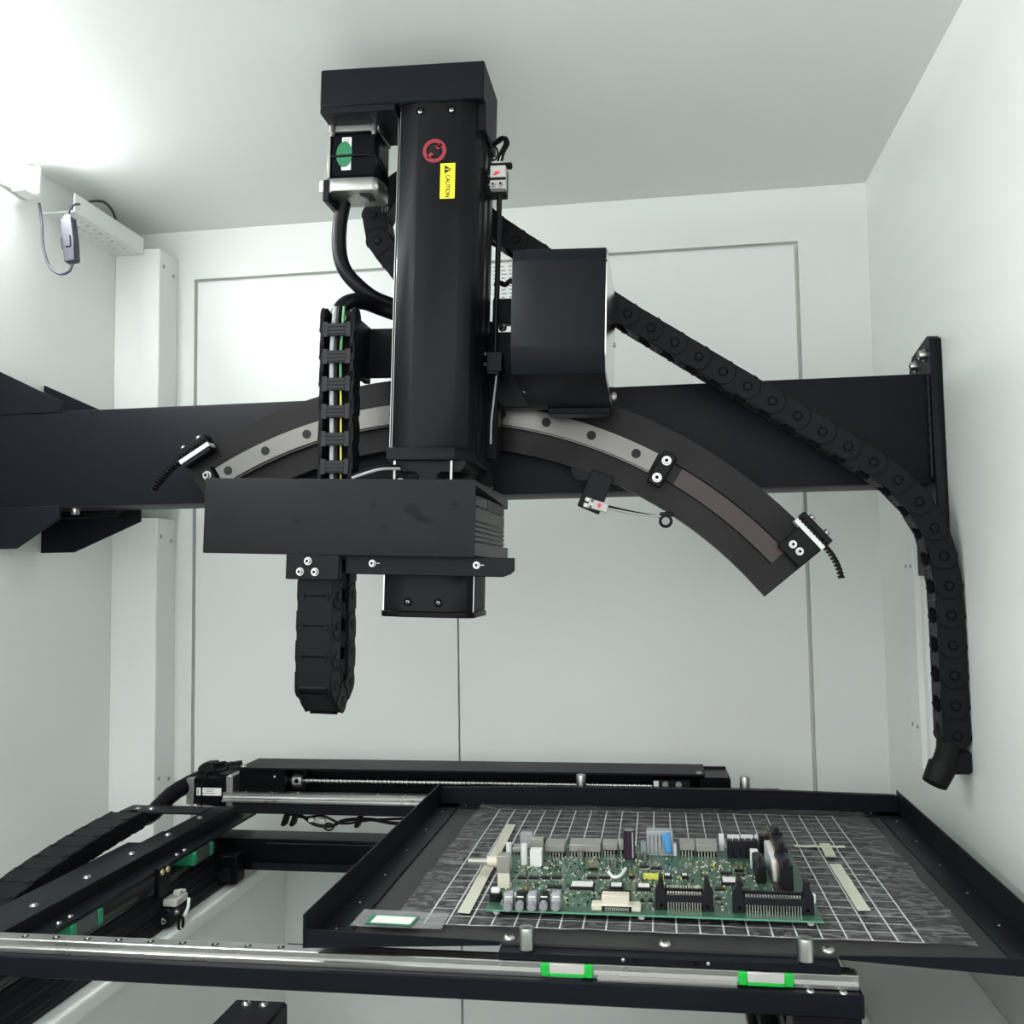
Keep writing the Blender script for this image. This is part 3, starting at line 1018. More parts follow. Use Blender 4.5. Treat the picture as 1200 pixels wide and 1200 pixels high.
    for k, xx in enumerate((-.327, -.3235, -.3205)):
        MB().cyl((xx, 1.098, 1.690), (xx, 1.098, 1.697), .0008, 6).build('pin', 'steel', mo)


build_column()


def build_head():
    # carriage plate between arc and column
    t = thing('carriage_plate', 'black carriage plate on the arc rail behind the column', 'carriage', (-.24, 1.13, 1.36), tilt=True)
    MB().box(-.290, -.192, 1.1215, 1.146, 1.36, 1.56, .001).build('main_plate', 'black_anodised', t)
    MB().box(-.350, -.288, 1.1225, 1.132, 1.494, 1.554, .001).build('side_arm', 'black_anodised', t)
    MB().box(-.354, -.346, 1.058, 1.132, 1.487, 1.556, .001).build('chain_bracket', 'black_anodised', t)
    for z, x in ((1.545, -.3595), (1.532, -.352)):
        pass
    MB().box(-.382, -.346, 1.048, 1.052, 1.505, 1.556, .0006).build('chain_end_plate', 'black_anodised', t)
    screw(t, (-.3555, 1.048, 1.5475), (0, -1, 0), .0034)
    screw(t, (-.3505, 1.048, 1.536), (0, -1, 0), .0036)
    MB().box(-.194, -.060, 1.1225, 1.136, 1.455, 1.547, .001).build('side_arm', 'black_anodised', t)
    MB().box(-.194, -.120, 1.1225, 1.136, 1.557, 1.588, .001).build('side_arm', 'black_anodised', t)
    screw(t, (-.181, 1.1225, 1.552), (0, -1, 0), .005, 'pan')
    MB().box(-.195, -.181, 1.10, 1.122, 1.39, 1.46, .001).build('roller_block', 'black_gloss', t)

    # head under the column
    t = thing('scanner_head', 'wide black rectangular scanner head cover with faint smudges below the column', 'scanner', (-.3, 1.04, 1.21), tilt=True)
    MB().box(-.467, -.177, .950, .9535, 1.273, 1.352, .0012, seg=2).build('front_cover', 'head_front', t)
    MB().box(-.467, -.464, .9534, 1.00, 1.274, 1.351, .0006).build('side_return', 'head_cover', t)
    # body with fins behind the cover
    bd = MB()
    bd.box(-.300, -.180, .954, 1.150, 1.288, 1.338)
    bd = bd.build('body', 'black_anodised', t)
    for k, z in enumerate((1.2905, 1.2955, 1.301, 1.306)):
        MB().box(-.1802, -.1785, .955, 1.150, z, z + .0036, .0003).build('cooling_fin', 'head_side_sheen', bd)
    MB().box(-.1802, -.1788, .955, 1.150, 1.311, 1.325, .0003).build('side_panel', 'head_side_sheen', bd)
    MB().box(-.1802, -.1788, .955, 1.03, 1.327, 1.337, .0003).build('side_panel', 'head_side_sheen', bd)
    for k in range(13):
        y = 1.035 + k * .0088
        MB().box(-.1803, -.1786, y, y + .0052, 1.3262, 1.338, .0003).build('vent_fin', 'head_side_sheen', bd)
    # top and bottom channel brackets
    MB().prism([(.954, 1.351), (1.160, 1.351), (1.165, 1.349), (1.165, 1.336), (1.160, 1.338), (.954, 1.346)], 'x', -.32, -.177, .0006).build('top_bracket', 'head_side_sheen', t)
    MB().box(-.32, -.177, .9536, 1.172, 1.2745, 1.289, .0006).build('bottom_bracket', 'head_side_sheen', t)
    pl = MB().prism([(-.315, 1.2735), (-.138, 1.2735), (-.138, 1.2605), (-.142, 1.257), (-.150, 1.254), (-.315, 1.254)], 'y', .962, .968, .0006).build('mounting_plate', 'black_anodised', t)
    MB().box(-.315, -.170, .966, 1.13, 1.2685, 1.2735, .0006).build('underside_plate', 'black_anodised', t)
    for x in (-.286, -.1765):
        screw(t, (x, .962, 1.2655), (0, -1, 0), .0028)
        MB().box(x + .0042, x + .0078, .9615, .9622, 1.2652, 1.2662).build('mark_line', 'sensor_grey', t)
    # chain bracket at the left
    cb = MB().box(-.375, -.318, .950, .955, 1.2475, 1.2735, .0008).build('chain_bracket', 'black_anodised', t)
    for x, z in ((-.351, 1.2665), (-.3592, 1.2555), (-.3432, 1.2555)):
        screw(t, (x, .950, z), (0, -1, 0), .0031)
    # foot of the column below the head
    prof = [(-.281, .990), (-.277, .983), (-.256, .978), (-.212, .978), (-.190, .983), (-.1845, .992), (-.1845, 1.06), (-.281, 1.06)]
    ft = MB().prism(prof, 'z', 1.2165, 1.27, .0005).build('lower_housing', 'black_anodised', t)
    pf2 = [(a * 1.0 + (-.0018 if a < -.23 else .0018), b - (.0018 if b < 1.0 else 0)) for a, b in prof]
    MB().prism(pf2, 'z', 1.2105, 1.2165, .0008).build('lower_end_plate', 'black_gloss', t)
    MB().box(-.2815, -.2802, .989, .9915, 1.2165, 1.262, .0002).build('edge_glint', 'polished', t)  # bright slivers imitate edge glints on the foot as well
    MB().box(-.1848, -.1838, .990, .9915, 1.2165, 1.262, .0002).build('edge_glint', 'steel', t)
    hole = MB().cyl((0, 0, 0), (0, 0, .0004), .0045, 18).mesh('screw_recess', 'hole_black')
    for x in (-.2515, -.2190):
        inst(hole, 'screw_recess', t, frame((x, .9776, 1.226), (0, -1, 0)))
        screw(t, (x, .9775, 1.226), (0, -1, 0), .0025, 'pan')
    # thin cable over the cover
    p = [(-.315, .975, 1.355), (-.300, .978, 1.361), (-.285, .985, 1.366), (-.27, 1.0, 1.368)]
    MB().tube(smooth_path(p, 8), .0016, 8).build('cable', 'cable_grey', t)
    p = [(-.320, .985, 1.358), (-.300, .99, 1.366), (-.285, .995, 1.370), (-.27, 1.005, 1.371)]
    MB().tube(smooth_path(p, 8), .0018, 8).build('cable', 'cable_black', t)

    # hood box beside the column
    t = thing('motor_hood', 'black folded sheet metal hood box with bright polished side right of the column', 'hood', (-.095, 1.04, 1.45), tilt=True)
    yf = .945
    prof = [(yf, 1.486), (yf, 1.574), (yf + .006, 1.5875), (1.138, 1.5905), (1.138, 1.462), (1.118, 1.4515), (1.10, 1.4495), (yf + .010, 1.4595)]
    MB().prism(prof, 'x', -.1435, -.0490, .0008).build('hood_shell', 'black_powder', t)
    pr2 = [(yf + .0015, 1.487), (yf + .0015, 1.573), (yf + .007, 1.5865), (1.136, 1.5895), (1.136, 1.463), (1.117, 1.4525), (1.10, 1.4505), (yf + .011, 1.4605)]
    MB().prism(pr2, 'x', -.0491, -.0474, .0004).build('side_panel', 'polished', t)
    MB().box(-.137, -.0474, yf + .0006, yf + .0016, 1.5715, 1.5728).build('fold_line', 'hole_black', t)
    MB().box(-.122, -.050, 1.096, 1.128, 1.4430, 1.4505, .001).build('lower_lip', 'black_powder', t)
    screw(t, (-.0474, 1.128, 1.530), (1, 0, 0), .003, 'pan')
    screw(t, (-.0474, 1.130, 1.468), (1, 0, 0), .006, 'pan')
    screw(t, (-.139, 1.02, 1.4545), (-.4, 0, -1), .002, 'pan')

    # photo sensor on the right edge of the column
    t = thing('limit_switch', 'small grey limit switch with red logo on the right edge of the column', 'sensor', (-.18, 1.06, 1.69), tilt=True)
    MB().box(-.1955, -.170, 1.060, 1.075, 1.690, 1.722, .001).build('bracket', 'black_anodised', t)
    s = MB().box(-.1875, -.1695, 1.050, 1.061, 1.694, 1.7215, .0008).build('switch_body', 'sensor_grey', t)
    MB().prism([(-.1865, 1.7215), (-.171, 1.7215), (-.172, 1.726), (-.1855, 1.726)], 'y', 1.051, 1.061, .0005).build('switch_head', 'sensor_grey', s)
    MB().box(-.1885, -.164, 1.0485, 1.063, 1.7205, 1.7232, .0006).build('cable_tie', 'rubber', s)
    MB().box(-.1685, -.1625, 1.049, 1.056, 1.7185, 1.7235, .0008).build('tie_lock', 'rubber', s)
    MB().prism([(-.1835, 1.7085), (-.1765, 1.7115), (-.1755, 1.7135), (-.181, 1.7135), (-.1825, 1.7115)], 'y', 1.0494, 1.0502).build('red_logo', 'sensor_red', s)
    for x in (-.1835, -.1745):
        screw(t, (x, 1.050, 1.698), (0, -1, 0), .0029, 'cap')
    for z in (1.714, 1.703):
        screw(t, (-.1905, 1.060, z), (0, -1, 0), .0024, 'pan')
    MB().box(-.188, -.169, 1.0485, 1.0505, 1.7035, 1.7065, .0004).build('clamp', 'ic_black', s)
    for dx in (0, .0035):
        p = [(-.1795 + dx, 1.056, 1.726), (-.177 + dx, 1.057, 1.738), (-.1725 + dx, 1.06, 1.750), (-.1745 + dx * .4, 1.065, 1.7595), (-.181, 1.07, 1.761 - dx), (-.193, 1.08, 1.756)]
        MB().tube(smooth_path(p, 6), .0019, 8).build('cable', 'cable_black', t)
    p = [(-.1785, 1.0555, 1.726), (-.1745, 1.056, 1.736), (-.171, 1.058, 1.745)]
    MB().tube(smooth_path(p, 6), .0009, 6).build('wire', 'wire_white', t)
    ring = [(-.1865 + .0048 * math.cos(k * math.pi / 10), 1.066, 1.742 + .008 * math.sin(k * math.pi / 10)) for k in range(21)]
    MB().tube(ring, .0011, 8).build('cable_coil', 'cable_black', t)
    # cable running down beside the column
    p = [(-.178, 1.062, 1.692), (-.1785, 1.064, 1.66), (-.179, 1.066, 1.60), (-.180, 1.068, 1.54), (-.1795, 1.068, 1.505)]
    MB().tube(smooth_path(p, 6), .0031, 10).build('cable', 'cable_black', t)
    t2 = thing('cable_clip', 'black cable clip block with two screws low on the column right edge', 'clip', (-.18, 1.07, 1.48), tilt=True)
    MB().box(-.189, -.171, 1.062, 1.082, 1.486, 1.509, .001).build('clip_block', 'black_anodised', t2)
    MB().box(-.188, -.174, 1.060, 1.084, 1.483, 1.4862, .0006).build('clip_foot', 'black_anodised', t2)
    for z in (1.5075, 1.4955):
        screw(t2, (-.1915, 1.066, z), (0, -1, 0), .0023, 'pan')
    p = [(-.178, 1.07, 1.486), (-.181, 1.072, 1.46), (-.184, 1.074, 1.43), (-.1845, 1.076, 1.405)]
    MB().tube(smooth_path(p, 6), .0012, 8).build('cable', 'cable_grey', t2)
    # cluster of ties behind
    p = [(-.188, 1.10, 1.596), (-.182, 1.10, 1.600), (-.175, 1.098, 1.597), (-.168, 1.10, 1.602), (-.158, 1.103, 1.590), (-.150, 1.105, 1.578)]
    MB().tube(smooth_path(p, 6), .003, 8).build('cable', 'cable_black', t2)

    # sleeved cable hoses on the left of the column
    p = [at(403, 236, Y=1.085), at(398, 265, Y=1.088), at(398, 296, Y=1.09), at(405, 318, Y=1.09), at(421, 336, Y=1.092), at(440, 350, Y=1.10), at(466, 360, Y=1.11)]
    tag(MB().tube(smooth_path(p, 12), .0087, 14, .012).build('cable_sleeve', 'sleeve'), 'thick black cable sleeve curving down from the top motor behind the column', 'cable sleeve')
    p = [at(389, 373, Y=1.045), at(391, 362, Y=1.05), at(402, 352, Y=1.06), at(420, 351, Y=1.08), at(440, 358, Y=1.10), at(468, 368, Y=1.112)]
    p = [q + Vector((.006, 0, -.003)) for q in p]
    tag(MB().tube(smooth_path(p, 10), [.0075 + .002 * min(1, k / 25) for k in range(51)], 14, .012).build('cable_sleeve', 'sleeve'), 'black cable sleeve bending from the open chain top into the column', 'cable sleeve')


build_head()


# ================================================================== lower stage
def slider(parent, M, body='slider_steel', green='green_slider'):
    """linear block 42 long (x), 11 high (z), front at y=0, as end caps, bottom strip and steel body"""
    b = MB().box(-.0145, .0145, -.0004, .030, -.003, .0048, .0004, M).build('slider_block', body, parent)
    for s in (-1, 1):
        MB().box(s * .0215 - (.0072 if s > 0 else 0), s * .0215 + (.0072 if s < 0 else 0), -.001, .031, -.0055, .005, .0008, M).build('end_seal', green, b)
    MB().box(-.0146, .0146, -.0008, .0305, -.0055, -.0028, .0003, M).build('lower_seal', green, b)
    return b


def build_stage():
    # front guide
    t = thing('front_guide', 'long black front guide bar with bright steel rail under the tray', 'guide rail', (-.2, .82, .88))
    MB().box(-.80, .152, .800, .846, .9045, .9225, .0012).build('bar', 'black_powder', t)
    MB().box(-.80, -.068, .8075, .8225, .9225, .9238, .0003).build('rail_foot', 'steel_rail', t)
    rl = MB().prism([(.8075, .9235), (.8075, .9265), (.8093, .9282), (.8075, .9299), (.8075, .9338), (.8083, .9345), (.8217, .9345), (.8225, .9338), (.8225, .9299), (.8207, .9282), (.8225, .9265), (.8225, .9235)], 'x', -.80, .1495).build('rail', 'steel_rail', t)
    MB().box(-.055, .056, .8035, .8078, .9225, .9248, .0002).build('rail_shim', 'aluminium', t)
    hole = MB().cyl((0, 0, 0), (0, 0, .00025), .0031, 14).mesh('rail_hole', 'hole_black')
    for k in range(18):
        x = -.60 + k * .0302
        if x > -.30:
            break
        inst(hole, 'rail_hole', t, frame((x, .815, .9345), (0, 0, 1)))
        screw(t, (x, .815, .9346), (0, 0, 1), .0018, 'rivet')
    # cover ledge with screws between rail and tray
    MB().box(-.335, .15, .826, .846, .9225, .9265, .0006).build('screw_strip', 'black_powder', t)
    for k in range(8):
        screw(t, (-.316 + k * .031, .832, .9265), (0, 0, 1), .0038, 'rivet')
    for x in (.112, .137):
        screw(t, (x, .8038, .9225), (0, 0, 1), .0034, 'pan')
    screw(t, (.136, .836, .9265), (0, 0, 1), .0034, 'pan')
    # sliders
    for x in (-.080, .0785):
        slider(t, Matrix.Translation((x, .8065, .9294)))
    # right support under the guide end
    t = thing('right_guide', 'black lower right guide under the end of the front guide bar', 'guide rail', (.12, .95, .80))
    MB().box(.098, .150, .803, .85, .872, .9043, .001).build('support_block', 'black_powder', t)
    MB().box(.085, .165, .55, 1.50, .795, .84, .001).build('base_beam', 'black_powder', t)
    MB().box(.100, .112, .55, 1.45, .84, .855, .0006).build('rail', 'black_anodised', t)
    MB().box(.077, .0855, .55, 1.45, .812, .822, .0006).build('side_rail', 'steel_dark', t)
    MB().box(.098, .150, .803, .90, .856, .8722, .001).build('slider_plate', 'black_powder', t)
    # left carriage member
    t = thing('left_carriage', 'black stepped left carriage rail with green ended slider blocks', 'guide rail', (-.64, 1.1, .86))
    MB().prism([(-.666, .9005), (-.666, .915), (-.634, .915), (-.634, .8985), (-.614, .8985), (-.614, .8945), (-.666, .8945)], 'y', .848, 1.425, .0006).build('carriage_beam', 'black_powder', t)
    MB().box(-.686, -.6342, .848, 1.185, .9112, .9154, .0005).build('top_flange', 'black_powder', t)
    for y in (.872, .945, 1.04, 1.135, 1.225, 1.315):
        screw(t, (-.652, y, .9154 if y < 1.185 else .915), (0, 0, 1), .0046, 'pan')
    for y in (.945, .965, 1.195, 1.215):
        screw(t, (-.6235, y, .8985), (0, 0, 1), .0036, 'pan')
    MB().box(-.70, -.664, 1.12, 1.30, .896, .900, .0006).build('wing_plate', 'black_powder', t)
    for y in (.979, 1.247):
        M = Matrix.Translation((-.6125, y, .886)) @ Matrix.Rotation(R(90), 4, 'Z')
        b = MB().box(-.020, .020, 0, .03, -.0085, .0082, .0004, M).build('slider_block', 'slider_body', t)
        for s in (-1, 1):
            MB().box(s * .029 - (.009 if s > 0 else 0), s * .029 + (.009 if s < 0 else 0), -.001, .031, -.0085, .0083, .0006, M).build('end_seal', 'green_end', b)
    # fixed rail and base
    t = thing('left_base_rail', 'black fixed base rail under the left carriage on the white ledge', 'guide rail', (-.65, 1.0, .826))
    MB().prism([(-.692, .8265), (-.607, .8265), (-.607, .842), (-.610, .844), (-.610, .855), (-.618, .858), (-.618, .868), (-.692, .868)], 'y', .56, 1.335, .0008).build('base_beam', 'black_powder', t)
    MB().prism([(-.640, .868), (-.640, .8775), (-.6225, .8775), (-.6225, .872), (-.6245, .870), (-.6225, .868)], 'y', .56, 1.335).build('rail', 'steel_dark', t)
    for z in (.832, .838, .850):
        MB().box(-.6072 if z < .842 else -.6102, -.6062 if z < .842 else -.6092, .56, 1.335, z, z + .0012).build('profile_groove', 'chain_bar', t)
    MB().box(-.640, -.585, 1.292, 1.318, .832, .870, .0015).build('end_stop', 'black_gloss', t)
    MB().cyl((-.60, 1.285, .845), (-.60, 1.300, .845), .009, 16).build('bumper', 'rubber', t)
    # rear cross member
    t = thing('rear_cross_member', 'black rear cross member low behind the tray', 'beam', (-.25, 1.36, .84))
    MB().box(-.66, .085, 1.337, 1.385, .838, .882, .0015).build('bar', 'black_gloss', t)
    MB().box(-.56, .085, 1.334, 1.3355, .8765, .878, .0002).build('edge_highlight', 'chain_bar', t)  # paler strip imitates the highlight near the bar's top edge
    MB().box(-.58, .085, 1.331, 1.3355, .840, .850, .0006).build('lower_step', 'black_powder', t)
    # small sensor on the left base
    t = thing('slot_sensor', 'small silver slot sensor with white cable on the left base rail', 'sensor', (-.595, 1.11, .845))
    B = at(207, 1053, X=-.60)
    MB().box(-.618, -.598, B.y - .022, B.y + .012, B.z - .028, B.z - .006, .001).build('bracket', 'black_powder', t)
    s = MB().box(-.610, -.592, B.y - .016, B.y + .014, B.z - .005, B.z + .004, .001).build('sensor_body', 'sensor_grey', t)
    MB().box(-.603, -.594, B.y - .003, B.y + .003, B.z + .004, B.z + .011, .0008).build('sensor_prong', 'sensor_grey', s)
    MB().box(-.603, -.594, B.y + .008, B.y + .014, B.z + .004, B.z + .008, .0008).build('sensor_prong', 'sensor_grey', s)
    for y in (-.010, -.004):
        screw(t, (-.592, B.y + y, B.z - .001), (1, 0, 0), .0022, 'pan')
    screw(t, (-.598, B.y - .006, B.z - .014), (1, 0, 0), .003, 'cap')
    screw(t, (-.606, B.y - .022, B.z - .02), (1, -1, 0), .003, 'cap')
    p = [(-.590, B.y + .012, B.z - .003), (-.588, B.y + .006, B.z - .012), (-.588, B.y - .004, B.z - .020)]
    MB().tube(smooth_path(p, 6), .0022, 8).build('cable', 'wire_white', t)
    ring = [(-.590, B.y - .008 + .006 * math.cos(k * math.pi / 10), B.z - .027 + .008 * math.sin(k * math.pi / 10)) for k in range(21)]
    MB().tube(ring, .0018, 8).build('cable_coil', 'cable_black', t)
    # limit flag with two brass screws
    t = thing('stop_flag', 'black stop flag with two brass screws on the left carriage', 'bracket', (-.607, 1.09, .87))
    B = at(190, 1020, X=-.61)
    MB().box(-.613, -.606, B.y - .014, B.y + .014, B.z - .030, B.z + .006, .0008).build('flag', 'black_gloss', t)
    me = screw_mesh(.0040, 'pan').copy()
    me.materials.clear()
    me.materials.append(MATS['brass'])
    for y in (-.007, .006):
        inst(me, 'screw', t, frame((-.606, B.y + y, B.z), (1, 0, 0)))
    # rear guide with ball screw
    t = thing('rear_guide', 'black rear ball screw guide housing behind the tray', 'actuator', (-.28, 1.38, .925))
    MB().box(-.611, .060, 1.352, 1.425, .9765, .9795, .0006).build('top_cover', 'black_powder', t)
    MB().box(-.611, .092, 1.418, 1.4245, .932, .977, .0006).build('rear_plate', 'black_powder', t)
    MB().box(-.614, .092, 1.345, 1.424, .9155, .934, .0008).build('base_bar', 'black_powder', t)
    MB().box(-.6105, -.540, 1.354, 1.418, .934, .9765, .0008).build('bearing_block', 'black_gloss', t)
    MB().box(.052, .094, 1.354, 1.424, .934, .9745, .003).build('end_block', 'black_gloss', t)
    MB().prism([(1.346, .934), (1.346, .9375), (1.348, .9395), (1.346, .9415), (1.346, .9445), (1.361, .9445), (1.361, .934)], 'x', -.632, .05).build('rail', 'steel_rail', t)
    MB().box(-.632, .05, 1.343, 1.3462, .9315, .9345, .0003).build('rail_foot', 'steel_rail', t)
    for k in range(8):
        screw(t, (-.60 + k * .040, 1.3535, .9445), (0, 0, 1), .002, 'rivet')
    # threaded screw
    n = 640
    pts = [(-.53 + k * .00082, 1.384, .956) for k in range(n)]
    MB().tube(pts, [.0042 + (.0012 if k % 8 < 4 else 0) for k in range(n)], 10).build('ball_screw', 'steel', t)
    cp = MB().cyl((-.536, 1.384, .956), (-.522, 1.384, .956), .0135, 24).build('coupling', 'aluminium', t)
    MB().cyl((-.5465, 1.384, .956), (-.536, 1.384, .956), .009, 20).build('bearing', 'steel_dark', t)
    MB().cyl((-.529, 1.372, .9575), (-.529, 1.3702, .9575), .0032, 12).build('set_screw', 'hole_black', cp)
    screw(t, (-.556, 1.354, .9665), (0, -1, 0), .002, 'rivet')
    # sensor behind tray
    MB().box(-.012, .040, 1.364, 1.39, .955, .969, .001).build('sensor_strip', 'ic_black', t)
    for x in (.006, .024):
        MB().cyl((x, 1.3635, .963), (x, 1.362, .963), .0042, 16).build('sensor_lens', 'lens_glass', t)
    MB().box(-.010, -.003, 1.360, 1.366, .958, .968, .0006).build('sensor_tab', 'wire_white', t)
    screw(t, (.052, 1.36, .9795), (0, 0, 1), .0042, 'pan')
    screw(t, (-.606, 1.36, .9795), (0, 0, 1), .0042, 'pan')
    # drive motor at its left end
    t = thing('drive_motor', 'small black square drive motor with silver flanges at the rear guide left end', 'motor', (-.645, 1.375, .93))
    MB().box(-.680, -.6285, 1.352, 1.400, .9225, .9675, .004).build('motor_body', 'black_gloss', t)
    MB().box(-.6288, -.6185, 1.350, 1.402, .924, .967, .0008).build('front_flange', 'aluminium', t)
    MB().box(-.692, -.680, 1.353, 1.400, .9245, .9625, .0008).build('rear_flange', 'aluminium', t)
    lb = MB().box(-.675, -.6365, 1.3508, 1.3522, .9385, .9495, .0003).build('motor_label', 'white_label', t)
    g = MB()
    for a, b, z in ((-.664, -.648, .9465), (-.660, -.650, .9442), (-.665, -.646, .9415)):
        g.box(a, b, 1.3504, 1.3509, z, z + .0011)
    g.box(-.6735, -.671, 1.3504, 1.3509, .940, .948)
    g.build('label_print', 'grey_print', lb)
    MB().tube([(-.667, 1.3507, .923), (-.6665, 1.3503, .95), (-.664, 1.353, .9685), (-.659, 1.375, .9705)], .0013, 6).build('cable_tie', 'rubber', t)
    MB().prism([(-.683, .967), (-.683, .975), (-.674, .982), (-.659, .983), (-.656, .967)], 'y', 1.37, 1.392, .0015).build('plug', 'ic_black', t)
    p = [(-.660, 1.38, .975), (-.650, 1.378, .980), (-.640, 1.376, .980), (-.640, 1.372, .973), (-.652, 1.370, .971)]
    MB().tube(smooth_path(p, 6), .0030, 10).build('cable', 'cable_black', t)
    screw(t, (-.624, 1.354, .967), (0, 0, 1), .0036, 'pan')
    # hanging wires under the rear guide
    t = thing('wire_bundle', 'bundle of black wires tied under the rear guide', 'cable', (-.43, 1.37, .90))
    p = [(-.545, 1.372, 0.911), (-.52, 1.37, 0.907), (-.50, 1.366, 0.897), (-.475, 1.366, 0.895), (-.455, 1.368, 0.903), (-.42, 1.37, 0.905), (-.38, 1.37, 0.900), (-.34, 1.37, 0.902), (-.30, 1.37, 0.907)]
    MB().tube(smooth_path(p, 8), .0026, 8).build('wire', 'cable_black', t)
    p = [(-.55, 1.378, 0.909), (-.52, 1.376, 0.904), (-.49, 1.374, 0.907), (-.46, 1.374, 0.897), (-.42, 1.376, 0.902), (-.36, 1.376, 0.906), (-.30, 1.376, 0.909)]
    MB().tube(smooth_path(p, 8), .0018, 8).build('wire', 'cable_black', t)
    ring = [(-.478 + .007 * math.cos(k * math.pi / 10), 1.366, 0.894 + .005 * math.sin(k * math.pi / 10)) for k in range(21)]
    MB().tube(ring, .0014, 8).build('wire', 'cable_black', t)
    for x in (-.548, -.535, -.437):
        MB().box(x, x + .006, 1.364, 1.38, 0.894, 0.911, .001, Matrix.Translation((x, 1.37, 0.904)) @ Matrix.Rotation(R(20), 4, 'Y') @ Matrix.Translation((-x, -1.37, -0.904))).build('tie', 'rubber', t)
    for x in (-.508, -.492):
        MB().box(x, x + .009, 1.362, 1.37, 0.901, 0.906, .0008).build('wire_joint', 'wire_white', t)
    # lower block in front
    t = thing('lower_support_block', 'black support block with two screws at the bottom edge of the view', 'block', (-.432, .99, ZB))
    MB().box(-.462, -.402, .93, 1.018, .74, .80, .003).build('block', 'black_powder', t)
    MB().box(-.45, -.414, .95, 1.0, ZB, .742, .002).build('post', 'black_powder', t)
    for x in (-.444, -.424):
        screw(t, (x, 1.006, .80), (0, 0, 1), .0055, 'pan')
    screw(t, (-.402, .975, .775), (1, 0, 0), .004, 'cap')


build_stage()


# ================================================================== tray
ZF = .944


